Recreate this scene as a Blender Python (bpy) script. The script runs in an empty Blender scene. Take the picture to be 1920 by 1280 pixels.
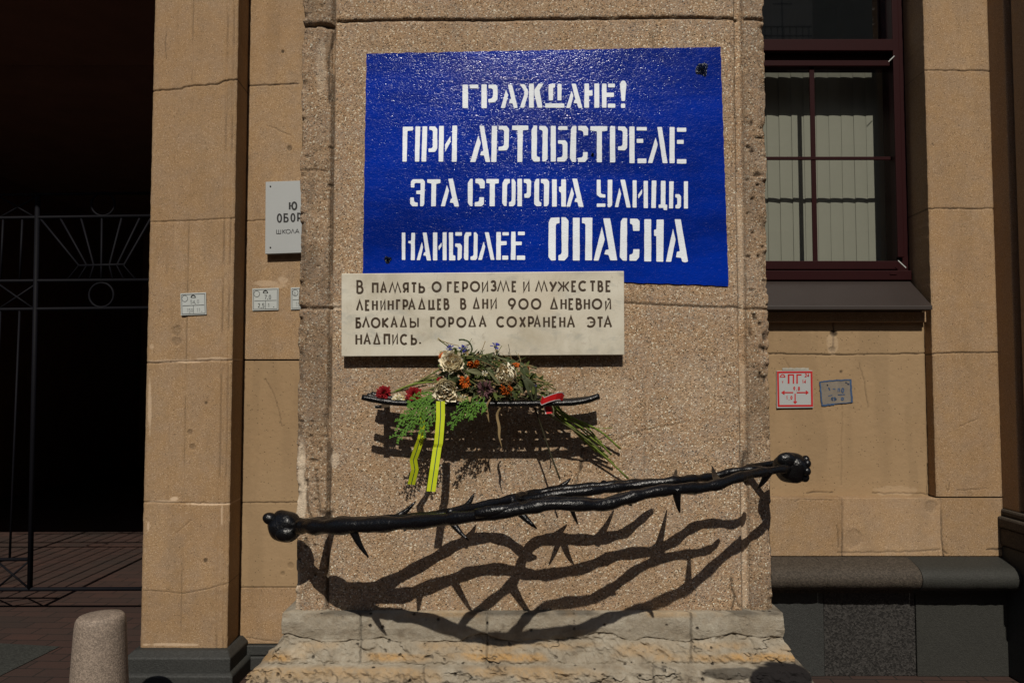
import bpy, bmesh, math, random
import numpy as np
from mathutils import Vector, Matrix
from mathutils.geometry import tessellate_polygon

# ------------------------------------------------------------------ camera, sky, sun, exposure
SC = bpy.context.scene
COL = SC.collection
FPX = 1493.0                    # focal length in pixels of the 1920 px wide photograph
CAM_Z = 1.6
PITCH = math.atan2(75.0, FPX)
cam_d = bpy.data.cameras.new('camera')
cam_d.sensor_width = 36.0
cam_d.lens = FPX / 1920.0 * 36.0
cam_d.clip_end = 2000
cam = bpy.data.objects.new('camera', cam_d)
COL.objects.link(cam)
cam.location = (0, 0, CAM_Z)
cam.rotation_euler = (math.pi / 2 + PITCH, 0, 0)
SC.camera = cam

TAN_E = 0.95
SUN_E = math.atan(TAN_E)
world = bpy.data.worlds.new('World')
SC.world = world
world.use_nodes = True
wn = world.node_tree
sky = wn.nodes.new('ShaderNodeTexSky')
sky.sky_type = 'NISHITA'
sky.sun_disc = False
sky.sun_elevation = SUN_E
sky.sun_rotation = math.radians(180)
sky.air_density = 1.0
bg = wn.nodes['Background']
bg.inputs['Strength'].default_value = 0.07
wn.links.new(sky.outputs['Color'], bg.inputs['Color'])

sun_d = bpy.data.lights.new('sun', 'SUN')
sun_d.energy = 5.0
sun_d.angle = math.radians(0.5)
sun_d.color = (1.0, 0.93, 0.82)
sun = bpy.data.objects.new('sun', sun_d)
COL.objects.link(sun)
sun.location = (0, -6, 9)
sun.rotation_euler = Vector((0, 1, -TAN_E)).to_track_quat('-Z', 'Y').to_euler()

SC.view_settings.view_transform = 'Standard'
SC.view_settings.look = 'None'
SC.view_settings.exposure = -0.44
SC.view_settings.gamma = 1.0

# ------------------------------------------------------------------ geometry helpers
CP, SP = math.cos(PITCH), math.sin(PITCH)

def pp(u, v, Y):
    """point on the vertical plane y = Y that the photograph shows at pixel u, v"""
    a = (u - 960.0) / FPX
    b = -(v - 640.0) / FPX
    d = Vector((a, CP - b * SP, SP + b * CP))
    t = Y / d.y
    return Vector((d.x * t, Y, CAM_Z + d.z * t))

def proj(P):
    x, y, z = P[0], P[1], P[2] - CAM_Z
    f = y * CP + z * SP
    w = -y * SP + z * CP
    return 960 + FPX * x / f, 640 - FPX * w / f

DP = 3.9                                   # pillar face

def pf(u, v, s):
    return pp(u, v, DP - s)

def empty(name, loc=(0, 0, 0), parent=None, label=None, cat=None, group=None):
    o = bpy.data.objects.new(name, None)
    o.empty_display_size = 0.1
    COL.objects.link(o)
    o.location = loc
    if parent: o.parent = parent
    if label: o['label'] = label
    if cat: o['category'] = cat
    if group: o['group'] = group
    return o

def tag(o, label, cat, group=None):
    o['label'] = label; o['category'] = cat
    if group: o['group'] = group
    return o

def np_mesh(name, verts, faces4, mats, parent=None, smooth=True, attrs=None, matidx=None):
    me = bpy.data.meshes.new(name)
    nv, nf = len(verts), len(faces4)
    me.vertices.add(nv)
    me.vertices.foreach_set('co', np.asarray(verts, dtype=np.float32).ravel())
    me.loops.add(nf * 4)
    me.loops.foreach_set('vertex_index', np.asarray(faces4, dtype=np.int32).ravel())
    me.polygons.add(nf)
    me.polygons.foreach_set('loop_start', np.arange(0, nf * 4, 4, dtype=np.int32))
    me.polygons.foreach_set('loop_total', np.full(nf, 4, dtype=np.int32))
    if matidx is not None:
        me.polygons.foreach_set('material_index', np.asarray(matidx, dtype=np.int32))
    me.update(calc_edges=True)
    me.validate()
    if smooth:
        me.polygons.foreach_set('use_smooth', np.ones(nf, dtype=bool))
    for m in (mats if isinstance(mats, (list, tuple)) else [mats]):
        me.materials.append(m)
    for k, a in (attrs or {}).items():
        at = me.attributes.new(k, 'FLOAT', 'POINT')
        at.data.foreach_set('value', np.asarray(a, dtype=np.float32).ravel())
    o = bpy.data.objects.new(name, me)
    COL.objects.link(o)
    if parent: link_child(o, parent)
    return o

def link_child(o, parent):
    """parent, keeping world coordinates (empties only translate)"""
    o.parent = parent
    off = Vector((0, 0, 0))
    p = parent
    while p:
        off += p.location
        p = p.parent
    o.location = o.location - off

class MB:
    """collects faces, builds ONE mesh"""
    def __init__(self):
        self.v = []; self.f = []; self.m = []; self.s = []
    def add(self, vs, fs, mi=0, smooth=False):
        b = len(self.v)
        self.v += [tuple(p) for p in vs]
        for f in fs:
            self.f.append([b + i for i in f]); self.m.append(mi); self.s.append(smooth)
    def box(self, x0, x1, y0, y1, z0, z1, mi=0):
        vs = [(x, y, z) for z in (z0, z1) for y in (y0, y1) for x in (x0, x1)]
        self.add(vs, [(0, 2, 3, 1), (4, 5, 7, 6), (0, 1, 5, 4), (2, 6, 7, 3), (0, 4, 6, 2), (1, 3, 7, 5)], mi)
    def tube(self, pts, rad, n=8, mi=0, caps=True, lump=0.0, seed=0, flat=1.0):
        pts = [Vector(p) for p in pts]
        k = len(pts)
        if not hasattr(rad, '__len__'): rad = [rad] * k
        rnd = random.Random(seed)
        t0 = (pts[1] - pts[0]).normalized()
        nrm = t0.orthogonal().normalized()
        vs = []
        for i, p in enumerate(pts):
            t = (pts[min(i + 1, k - 1)] - pts[max(i - 1, 0)]).normalized()
            nrm = (nrm - t * nrm.dot(t))
            if nrm.length < 1e-6: nrm = t.orthogonal()
            nrm.normalize()
            bn = t.cross(nrm)
            for j in range(n):
                a = 2 * math.pi * j / n
                r = rad[i] * (1 + lump * (rnd.random() * 2 - 1))
                vs.append(p + (nrm * math.cos(a) + bn * math.sin(a) * flat) * r)
        fs = []
        for i in range(k - 1):
            for j in range(n):
                a = i * n + j; b = i * n + (j + 1) % n
                fs.append((a, b, b + n, a + n))
        if caps:
            fs.append(tuple(range(n - 1, -1, -1)))
            fs.append(tuple((k - 1) * n + j for j in range(n)))
        self.add(vs, fs, mi, True)
    def ball(self, c, r, nu=16, nv=10, mi=0, fn=None, axis=None):
        c = Vector(c)
        q = Vector((0, 0, 1)).rotation_difference(Vector(axis)) if axis is not None else None
        vs = []; fs = []
        for i in range(nv + 1):
            th = math.pi * i / nv
            for j in range(nu):
                ph = 2 * math.pi * j / nu
                d = Vector((math.sin(th) * math.cos(ph), math.sin(th) * math.sin(ph), math.cos(th)))
                k = fn(th, ph) if fn else 1.0
                rr = Vector((d.x * r[0], d.y * r[1], d.z * r[2])) if hasattr(r, '__len__') else d * r
                rr = rr * k
                if q: rr = q @ rr
                vs.append(c + rr)
        for i in range(nv):
            for j in range(nu):
                a = i * nu + j; b = i * nu + (j + 1) % nu
                fs.append((a, a + nu, b + nu, b))
        self.add(vs, fs, mi, True)
    def poly(self, pts, mi=0, depth=0.0, ydir=1):
        """flat outline (list of 3D points) filled; optional thickness along +y"""
        pts = [Vector(p) for p in pts]
        tri = tessellate_polygon([pts])
        n = len(pts)
        # orient towards -y
        fs = []
        for t in tri:
            a, b, c = (pts[i] for i in t)
            if (b - a).cross(c - a).y > 0: t = (t[0], t[2], t[1])
            fs.append(tuple(t))
        self.add(pts, fs, mi)
        if depth:
            back = [p + Vector((0, depth, 0)) for p in pts]
            self.add(pts + back, [(i, (i + 1) % n, n + (i + 1) % n, n + i) for i in range(n)], mi)
    def grid(self, fn, nu, nv, mi=0, smooth=True):
        vs = [fn(i / nu, j / nv) for i in range(nu + 1) for j in range(nv + 1)]
        fs = []
        for i in range(nu):
            for j in range(nv):
                a = i * (nv + 1) + j
                fs.append((a, a + 1, a + nv + 2, a + nv + 1))
        self.add(vs, fs, mi, smooth)
    def build(self, name, mats, parent=None, bevel=0.0, origin=None):
        me = bpy.data.meshes.new(name)
        o0 = Vector(origin) if origin is not None else Vector((0, 0, 0))
        me.from_pydata([tuple(Vector(p) - o0) for p in self.v], [], self.f)
        for m in (mats if isinstance(mats, (list, tuple)) else [mats]): me.materials.append(m)
        me.polygons.foreach_set('material_index', self.m)
        me.polygons.foreach_set('use_smooth', self.s)
        me.update()
        o = bpy.data.objects.new(name, me)
        COL.objects.link(o)
        o.location = o0
        if bevel:
            b = o.modifiers.new('bevel', 'BEVEL'); b.width = bevel; b.segments = 2; b.limit_method = 'ANGLE'
        if parent: link_child(o, parent)
        return o

def spline(pts, step=4):
    """Catmull-Rom through the points"""
    P = [Vector(p) for p in pts]
    P = [P[0] * 2 - P[1]] + P + [P[-1] * 2 - P[-2]]
    out = []
    for i in range(1, len(P) - 2):
        for k in range(step):
            t = k / step
            a, b, c, d = P[i - 1], P[i], P[i + 1], P[i + 2]
            out.append(0.5 * ((2 * b) + (c - a) * t + (2 * a - 5 * b + 4 * c - d) * t * t + (3 * b - a - 3 * c + d) * t ** 3))
    out.append(P[-2])
    return out

def lerp_list(a, n):
    m = len(a) - 1
    r = []
    for i in range(n):
        t = i / max(1, n - 1) * m
        k = min(int(t), m - 1)
        r.append(a[k] + (a[k + 1] - a[k]) * (t - k))
    return r

# numpy value noise
def _h(ix, iy, seed):
    n = (ix.astype(np.int64) * 374761393 + iy.astype(np.int64) * 668265263 + seed * 1442695041) & 0x7fffffff
    n = ((n ^ (n >> 13)) * 1274126177) & 0x7fffffff
    n = n ^ (n >> 16)
    return (n & 0xffff) / 65535.0

def vnoise(x, y, seed=0):
    ix = np.floor(x); iy = np.floor(y)
    fx = x - ix; fy = y - iy
    fx = fx * fx * (3 - 2 * fx); fy = fy * fy * (3 - 2 * fy)
    a = _h(ix, iy, seed); b = _h(ix + 1, iy, seed); c = _h(ix, iy + 1, seed); d = _h(ix + 1, iy + 1, seed)
    return (a * (1 - fx) + b * fx) * (1 - fy) + (c * (1 - fx) + d * fx) * fy

def fbm(x, y, seed=0, octv=4):
    s = 0; a = 0.5; t = 0
    for i in range(octv):
        s = s + a * vnoise(x * 2 ** i, y * 2 ** i, seed + i * 17); t += a; a *= 0.5
    return s / t

def sstep(a, b, x):
    t = np.clip((x - a) / (b - a), 0, 1)
    return t * t * (3 - 2 * t)

def pdist(X, Z, pts, jit=0.0, seed=0):
    """distance from the grid points to a polyline of (x, z)"""
    if jit:
        X = X + jit * (fbm(X * 30, Z * 30, seed, 3) - .5) * 2
        Z = Z + jit * (fbm(X * 30, Z * 30, seed + 5, 3) - .5) * 2
    D = np.full(X.shape, 9.0)
    for (x0, z0), (x1, z1) in zip(pts[:-1], pts[1:]):
        dx, dz = x1 - x0, z1 - z0
        L = dx * dx + dz * dz + 1e-12
        t = np.clip(((X - x0) * dx + (Z - z0) * dz) / L, 0, 1)
        D = np.minimum(D, np.hypot(X - (x0 + t * dx), Z - (z0 + t * dz)))
    return D

def pxl(lst, Y):
    r = []
    for u, v in lst:
        p = pp(u, v, Y); r.append((p.x, p.z))
    return r

def relief(name, x0, x1, z0, z1, Y, res, fn, mats, parent, back, label=None):
    """a stone face standing at y = Y, modelled as real relief, with returns running back to y = back"""
    nx = max(2, int((x1 - x0) / res)); nz = max(2, int((z1 - z0) / res))
    X, Z = np.meshgrid(np.linspace(x0, x1, nx + 1), np.linspace(z0, z1, nz + 1))
    h, dirt, pale, dx = fn(X, Z)
    V = np.stack([X + dx, Y - h, Z], -1)
    # returns: add columns at both sides, rows at top and bottom
    def ext(V, A):
        L = V[:, :1].copy(); L[..., 1] = back; L[..., 0] = x0 + .012
        R = V[:, -1:].copy(); R[..., 1] = back; R[..., 0] = x1 - .012
        V = np.concatenate([L, V, R], 1)
        B = V[:1].copy(); B[..., 1] = back
        T = V[-1:].copy(); T[..., 1] = back
        V = np.concatenate([B, V, T], 0)
        out = []
        for a in A:
            a = np.concatenate([a[:, :1], a, a[:, -1:]], 1)
            a = np.concatenate([a[:1], a, a[-1:]], 0)
            out.append(a)
        return V, out
    V, (dirt, pale) = ext(V, [dirt, pale])
    rr, cc = V.shape[:2]
    idx = np.arange(rr * cc).reshape(rr, cc)
    F = np.stack([idx[:-1, :-1], idx[:-1, 1:], idx[1:, 1:], idx[1:, :-1]], -1).reshape(-1, 4)
    o = np_mesh(name, V.reshape(-1, 3), F, mats, parent, True, {'dirt': dirt, 'pale': pale})
    me = o.data
    # crisp returns
    sm = np.ones(F.shape[0], dtype=bool).reshape(rr - 1, cc - 1)
    sm[0, :] = sm[-1, :] = False; sm[:, 0] = sm[:, -1] = False
    me.polygons.foreach_set('use_smooth', sm.ravel())
    if label: o['label'] = label
    return o

# ------------------------------------------------------------------ materials
class NT:
    def __init__(self, name):
        self.m = bpy.data.materials.new(name)
        self.m.use_nodes = True
        self.t = self.m.node_tree
        self.b = self.t.nodes['Principled BSDF']
        self.pos = None
    def n(self, typ, **kw):
        x = self.t.nodes.new(typ)
        for k, v in kw.items(): setattr(x, k, v)
        return x
    def l(self, a, b): self.t.links.new(a, b)
    def P(self):
        if not self.pos: self.pos = self.n('ShaderNodeNewGeometry').outputs['Position']
        return self.pos
    def mapped(self, sc=(1, 1, 1), rot=(0, 0, 0)):
        mp = self.n('ShaderNodeMapping'); mp.inputs['Scale'].default_value = sc; mp.inputs['Rotation'].default_value = rot
        self.l(self.P(), mp.inputs['Vector']); return mp.outputs[0]
    def noise(self, scale, detail=4, rough=.55, vec=None, dist=0.0):
        x = self.n('ShaderNodeTexNoise'); x.inputs['Scale'].default_value = scale
        x.inputs['Detail'].default_value = detail; x.inputs['Roughness'].default_value = rough
        x.inputs['Distortion'].default_value = dist
        self.l(vec or self.P(), x.inputs['Vector']); return x.outputs['Fac']
    def vor(self, scale, feature='F1', vec=None, rand=1.0):
        x = self.n('ShaderNodeTexVoronoi'); x.feature = feature
        x.inputs['Scale'].default_value = scale; x.inputs['Randomness'].default_value = rand
        self.l(vec or self.P(), x.inputs['Vector']); return x
    def ramp(self, fac, stops, interp='LINEAR'):
        r = self.n('ShaderNodeValToRGB'); r.color_ramp.interpolation = interp
        e = r.color_ramp.elements
        while len(e) < len(stops): e.new(0.5)
        for k, (p, c) in enumerate(stops):
            e[k].position = p
            e[k].color = (c, c, c, 1) if not hasattr(c, '__len__') else (*c, 1)
        self.l(fac, r.inputs[0]); return r.outputs[0]
    def mix(self, fac, a, b, mode='MIX'):
        x = self.n('ShaderNodeMix'); x.data_type = 'RGBA'; x.blend_type = mode
        for s, val in ((x.inputs[0], fac), (x.inputs[6], a), (x.inputs[7], b)):
            if hasattr(val, 'is_linked') or hasattr(val, 'links'): self.l(val, s)
            elif hasattr(val, '__len__'): s.default_value = (*val, 1) if len(val) == 3 else val
            else: s.default_value = val
        return x.outputs[2]
    def math(self, op, a, b=0.0):
        x = self.n('ShaderNodeMath'); x.operation = op
        for s, val in ((x.inputs[0], a), (x.inputs[1], b)):
            if hasattr(val, 'links'): self.l(val, s)
            else: s.default_value = val
        return x.outputs[0]
    def attr(self, name):
        x = self.n('ShaderNodeAttribute'); x.attribute_name = name; return x.outputs['Fac']
    def bump(self, h, strength=.5, dist=.003, prev=None):
        x = self.n('ShaderNodeBump'); x.inputs['Strength'].default_value = strength; x.inputs['Distance'].default_value = dist
        self.l(h, x.inputs['Height'])
        if prev: self.l(prev, x.inputs['Normal'])
        return x.outputs[0]
    def out(self, col=None, rough=None, normal=None, metal=None, spec=None):
        for k, v in (('Base Color', col), ('Roughness', rough), ('Metallic', metal), ('Specular IOR Level', spec)):
            if v is None: continue
            s = self.b.inputs[k]
            if hasattr(v, 'links'): self.l(v, s)
            elif hasattr(v, '__len__'): s.default_value = (*v, 1)
            else: s.default_value = v
        if normal: self.l(normal, self.b.inputs['Normal'])
        return self.m

def sc(c, k): return tuple(x * k for x in c)

def pebble(name, base, scale, grain=1.0, pit=.5, tone=.3, bumpd=.004, greyk=.30):
    """washed aggregate render: pale, tan, brown and black grains in a tan binder"""
    t = NT(name)
    wob = t.noise(scale * .9, 2)
    v = t.vor(scale)
    sep = t.n('ShaderNodeSeparateColor'); t.l(v.outputs['Color'], sep.inputs[0])
    g = grain
    def gr(k): return sc(base, 1 + (k - 1) * g)
    col = t.ramp(sep.outputs[0], [(0, gr(.30)), (.06, gr(.42)), (.12, gr(.74)), (.40, gr(.9)), (.62, gr(1.04)),
                                  (.78, gr(1.2)), (.88, gr(1.55)), (1.0, tuple(min(.8, x * 1.1 + .30 * g) for x in gr(1.5)))])
    grey = (sum(base) / 3,) * 3
    col = t.mix(t.math('MULTIPLY', t.ramp(t.noise(9, 4, .6), [(.40, 0), (.62, 1)]), greyk), col, sc(grey, 1.05))
    # slight hue play between grains
    hue = t.mix(t.math('MULTIPLY', t.math('POWER', sep.outputs[1], 2.0), .55 * g), col, sc((base[0] * 1.05, base[1] * .80, base[2] * .62), 1.0))
    # broad weather tones
    big = t.noise(1.3, 5, .6)
    streak = t.noise(2.2, 5, .65, t.mapped((3.0, 1, .55)))
    col = t.mix(t.math('MULTIPLY', t.ramp(big, [(.38, 0), (.66, 1)]), tone), hue, sc((base[0] * .80, base[1] * .66, base[2] * .5), 1))
    col = t.mix(t.math('MULTIPLY', t.ramp(streak, [(.5, 0), (.72, 1)]), tone * .8), col, sc(base, .55))
    mid = t.noise(14, 4, .6)
    col = t.mix(t.math('MULTIPLY', t.ramp(mid, [(.35, 1), (.52, 0)]), .35 * tone), col, sc(base, 1.35))
    # pits
    pv = t.vor(scale * .72)
    ps = t.n('ShaderNodeSeparateColor'); t.l(pv.outputs['Color'], ps.inputs[0])
    dens = t.math('MULTIPLY', t.ramp(t.noise(5, 4, .6), [(.32, .25), (.62, 1)]), .13 * pit)
    pick = t.math('LESS_THAN', ps.outputs[2], dens)
    near = t.ramp(pv.outputs['Distance'], [(0, 1), (.26, 1), (.46, 0)])
    pitm = t.math('MULTIPLY', pick, near)
    col = t.mix(t.math('MULTIPLY', pitm, .85), col, sc(base, .14))
    d = t.attr('dirt'); p = t.attr('pale')
    col = t.mix(d, col, (.022, .015, .010))
    col = t.mix(t.math('MULTIPLY', p, .8), col, tuple(min(.62, x * 1.5 + .16) for x in base))
    hgt = t.math('SUBTRACT', t.math('MULTIPLY', t.math('SUBTRACT', 1.0, v.outputs['Distance']), 1.0), t.math('MULTIPLY', pitm, 1.6))
    hgt = t.math('ADD', hgt, t.math('MULTIPLY', wob, .5))
    nb = t.bump(hgt, .7, bumpd)
    return t.out(col, .86, nb, spec=.25)

def plaster(name, base, tone=.3):
    t = NT(name)
    big = t.noise(1.6, 5, .6); fine = t.noise(70, 4, .7); vv = t.vor(120)
    sep = t.n('ShaderNodeSeparateColor'); t.l(vv.outputs['Color'], sep.inputs[0])
    col = t.mix(t.math('MULTIPLY', t.ramp(big, [(.35, 0), (.7, 1)]), tone), base, sc((base[0] * .82, base[1] * .7, base[2] * .55), 1))
    col = t.mix(t.math('MULTIPLY', fine, .35), col, sc(base, .72))
    pits = t.math('MULTIPLY', t.math('LESS_THAN', sep.outputs[0], t.math('MULTIPLY', t.ramp(t.noise(4, 3), [(.4, .1), (.6, 1)]), .09)), t.ramp(vv.outputs['Distance'], [(.15, 1), (.45, 0)]))
    col = t.mix(t.math('MULTIPLY', pits, .75), col, sc(base, .2))
    col = t.mix(t.attr('dirt'), col, (.022, .015, .010))
    col = t.mix(t.math('MULTIPLY', t.attr('pale'), .8), col, tuple(min(.6, x * 1.5 + .14) for x in base))
    h = t.math('SUBTRACT', t.math('ADD', fine, t.math('MULTIPLY', t.noise(28, 3), 1.0)), pits)
    return t.out(col, .9, t.bump(h, .55, .003), spec=.2)

M = {}
M['pillar'] = pebble('pillar_aggregate', (.325, .237, .152), 180, 1.3, 1.25, .34, .0035)
M['wall'] = pebble('facade_aggregate', (.312, .207, .112), 300, .36, .60, .30, .0018, .15)
M['smooth'] = plaster('smooth_plaster', (.312, .215, .121), .30)

def stone_limestone():
    t = NT('limestone')
    n1 = t.noise(8, 8, .72); n2 = t.noise(38, 6, .75); n3 = t.noise(2.2, 4, .6)
    col = t.ramp(n1, [(.30, (.16, .130, .095)), (.45, (.265, .230, .175)), (.56, (.32, .285, .225)), (.70, (.42, .385, .31))])
    col = t.mix(t.math('MULTIPLY', t.ramp(n2, [(.35, 1), (.6, 0)]), .5), col, (.24, .19, .13))
    col = t.mix(t.math('MULTIPLY', t.attr('pale'), t.ramp(n2, [(.30, .1), (.55, .85)])), col, (.40, .235, .085))
    v = t.vor(34)
    s = t.n('ShaderNodeSeparateColor'); t.l(v.outputs['Color'], s.inputs[0])
    pit = t.math('MULTIPLY', t.ramp(s.outputs[0], [(0, 1), (.09, 1), (.10, 0)]), t.ramp(v.outputs['Distance'], [(.12, 1), (.34, 0)]))
    col = t.mix(t.math('MULTIPLY', pit, .9), col, (.02, .014, .01))
    col = t.mix(t.attr('dirt'), col, (.012, .010, .010))
    h = t.math('SUBTRACT', t.math('ADD', n1, t.math('MULTIPLY', n2, .9)), t.math('MULTIPLY', pit, 1.2))
    return t.out(col, .88, t.bump(h, .9, .010), spec=.25)
M['limestone'] = stone_limestone()

def granite(name, base, scale, contrast=1.0, rough=.7, spec=.3):
    t = NT(name)
    v = t.vor(scale); s = t.n('ShaderNodeSeparateColor'); t.l(v.outputs['Color'], s.inputs[0])
    k = contrast
    col = t.ramp(s.outputs[0], [(0, sc(base, max(.05, 1 - .8 * k))), (.25, sc(base, max(.1, 1 - .6 * k))), (.5, base), (.75, sc(base, 1 + .5 * k)), (1, sc(base, 1 + 1.1 * k))])
    col = t.mix(t.math('MULTIPLY', t.noise(3, 5), .5), col, sc(base, .55))
    h = t.math('ADD', v.outputs['Distance'], t.noise(scale * .5, 3))
    return t.out(col, rough, t.bump(h, .4, .003), spec=spec)
M['bollard'] = granite('bollard_granite', (.235, .185, .145), 190, .42)
M['granite'] = granite('plinth_granite', (.029, .027, .025), 130, .95, .55, .35)
M['ledge'] = granite('ledge_stone', (.056, .045, .034), 160, .5, .8)
M['darkstone'] = granite('plinth_darkstone', (.034, .035, .033), 200, .3, .6)
M['greystone'] = granite('plinth_greystone', (.030, .030, .026), 200, .25, .7)

def simple(name, col, rough=.5, noise=.25, nscale=30, bump=.0, bscale=60, metal=0.0, spec=.5, bdist=.002):
    t = NT(name)
    c = t.mix(t.math('MULTIPLY', t.noise(nscale, 4), noise * 2), col, sc(col, .45))
    nb = t.bump(t.noise(bscale, 3), bump, bdist) if bump else None
    return t.out(c, rough, nb, metal, spec)

def iron():
    t = NT('black_painted_iron')
    n = t.noise(55, 4, .6); n2 = t.noise(190, 3)
    n3 = t.vor(70, 'SMOOTH_F1').outputs['Distance']
    h = t.math('ADD', t.math('ADD', n, t.math('MULTIPLY', n2, .3)), t.math('MULTIPLY', n3, .4))
    return t.out((.0028, .0028, .0034), t.ramp(n2, [(.3, .20), (.7, .40)]), t.bump(h, .6, .005), spec=.36)
M['iron'] = iron()
M['gate'] = simple('gate_paint', (.0055, .0055, .008), .65, .3, 40, .3, 120, 0, .10)

def marble():
    t = NT('plaque_marble')
    n = t.noise(3.2, 6, .62, None, .6); n2 = t.noise(7, 6, .68, t.mapped((1, 1, 2.0)), .3); n3 = t.noise(1.7, 3)
    col = t.ramp(n, [(.34, (.41, .375, .29)), (.5, (.53, .495, .405)), (.66, (.585, .56, .47))])
    col = t.mix(t.math('MULTIPLY', t.ramp(n2, [(.54, 0), (.68, 1)]), .65), col, (.33, .33, .29))
    col = t.mix(t.math('MULTIPLY', t.ramp(n3, [(.5, 0), (.75, 1)]), .35), col, (.46, .36, .235))
    # a few hairline veins
    w = t.n('ShaderNodeTexNoise'); w.inputs['Scale'].default_value = 4.5; w.inputs['Detail'].default_value = 3; w.inputs['Distortion'].default_value = 1.5
    t.l(t.P(), w.inputs['Vector'])
    vein = t.ramp(t.math('ABSOLUTE', t.math('SUBTRACT', w.outputs['Fac'], .5)), [(0, 1), (.008, 0)])
    col = t.mix(t.math('MULTIPLY', vein, .22), col, (.28, .25, .21))
    sp = t.noise(26, 4, .7); col = t.mix(t.math('MULTIPLY', t.ramp(sp, [(.62, 0), (.72, 1)]), .55), col, (.35, .30, .24))
    return t.out(col, .42, t.bump(t.noise(60, 3), .08, .001), spec=.4)
M['marble'] = marble()
M['engrave'] = simple('bronzed_lettering', (.055, .031, .013), .5, .5, 90, .3, 90, 0.0, .4)

def bluepaint(name, col):
    t = NT(name)
    v = t.vor(210, 'SMOOTH_F1', t.mapped((.6, 1, 1.2))); n = t.noise(60, 3, .5, t.mapped((.7, 1, 1.5))); big = t.noise(2.0, 5, .65, t.mapped((.6, 1, 1.6)))
    fine = t.noise(170, 2, .5, t.mapped((.6, 1, 1.3)))
    c = t.mix(t.ramp(big, [(.32, 0), (.66, 1)]), sc(col, 1.12), (col[0], col[1] * .55, col[2] * .55) if col[2] > 3 * col[1] else sc(col, .86))
    h = t.math('ADD', t.math('MULTIPLY', t.math('SUBTRACT', 1, v.outputs['Distance']), .8), t.math('ADD', t.math('MULTIPLY', n, .9), t.math('MULTIPLY', fine, .35)))
    return t.out(c, t.ramp(n, [(.35, .13), (.7, .24)]), t.bump(h, .40, .0030), spec=.23)
M['blue'] = bluepaint('blue_enamel_paint', (.0006, .0215, .285))
M['white'] = bluepaint('white_enamel_paint', (.74, .79, .84))
M['white'].node_tree.nodes['Principled BSDF'].inputs['Roughness'].default_value = .5
for l in list(M['white'].node_tree.links):
    if l.to_socket.name == 'Roughness': M['white'].node_tree.links.remove(l)
for nd in M['white'].node_tree.nodes:
    if nd.type == 'BUMP': nd.inputs['Strength'].default_value = .3
M['bluedark'] = simple('blue_paint_in_pit', (.004, .012, .05), .25, .8, 60, .9, 90, 0, .5, .01)

M['maroon'] = simple('maroon_window_paint', (.019, .0026, .0032), .6, .2, 20, .05, 30, 0, .10)
M['sillmetal'] = simple('brown_sill_metal', (.024, .0155, .0125), .6, .25, 9, .05, 20)
M['blind'] = simple('blind_fabric', (.34, .315, .265), .8, .08, 12, .1, 200)
M['roomlight'] = simple('house_plaster', (.25, .21, .15), .9, .3, 2)
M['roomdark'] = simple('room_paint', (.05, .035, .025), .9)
M['passage'] = simple('passage_plaster', (.26, .135, .085), .9, .4, 3, .3, 40)
def glassmat(name='window_glass', k=3.0):
    t = NT(name)
    t.t.nodes.remove(t.b)
    out = [n for n in t.t.nodes if n.type == 'OUTPUT_MATERIAL'][0]
    tr = t.n('ShaderNodeBsdfTransparent'); tr.inputs[0].default_value = (.82, .86, .84, 1)
    gl = t.n('ShaderNodeBsdfGlossy'); gl.inputs['Roughness'].default_value = .02
    fr = t.n('ShaderNodeFresnel')
    geo = t.n('ShaderNodeNewGeometry')
    # the sheet is seen from both sides: same reflectance either way (double glazing reflects about three times a single face)
    ior = t.math('SUBTRACT', 1.5, t.math('MULTIPLY', geo.outputs['Backfacing'], 1.5 - 1 / 1.5))
    t.l(ior, fr.inputs[0])
    fac = t.math('MINIMUM', t.math('MULTIPLY', fr.outputs[0], k), 1.0)
    mx = t.n('ShaderNodeMixShader')
    t.l(fac, mx.inputs[0]); t.l(tr.outputs[0], mx.inputs[1]); t.l(gl.outputs[0], mx.inputs[2]); t.l(mx.outputs[0], out.inputs[0])
    return t.m
M['glass'] = glassmat()
M['glassboost'] = glassmat('boosted_window_glass', 11.0)  # no real film: reflectance raised past plain glazing to brighten the mirrored sky

M['signgrey'] = simple('grey_sign_enamel', (.35, .365, .365), .45, .06, 8)
M['signblack'] = simple('black_sign_print', (.010, .010, .010), .5)
M['signwhite'] = simple('white_plate_enamel', (.43, .455, .44), .45, .12, 14)
M['signmark'] = simple('grey_plate_print', (.035, .040, .040), .6)
M['signfaint'] = simple('faint_plate_print', (.24, .255, .25), .6)
M['signred'] = simple('red_sign_print', (.42, .009, .010), .5, .1, 12)
M['bluestencil'] = simple('faded_blue_stencil', (.060, .125, .26), .8, .9, 75)
M['stencilbase'] = simple('grey_paint_smear', (.235, .20, .16), .9, .5, 30)
M['oldpaper'] = simple('torn_paper_remnant', (.42, .40, .34), .9, .5, 60)

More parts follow.
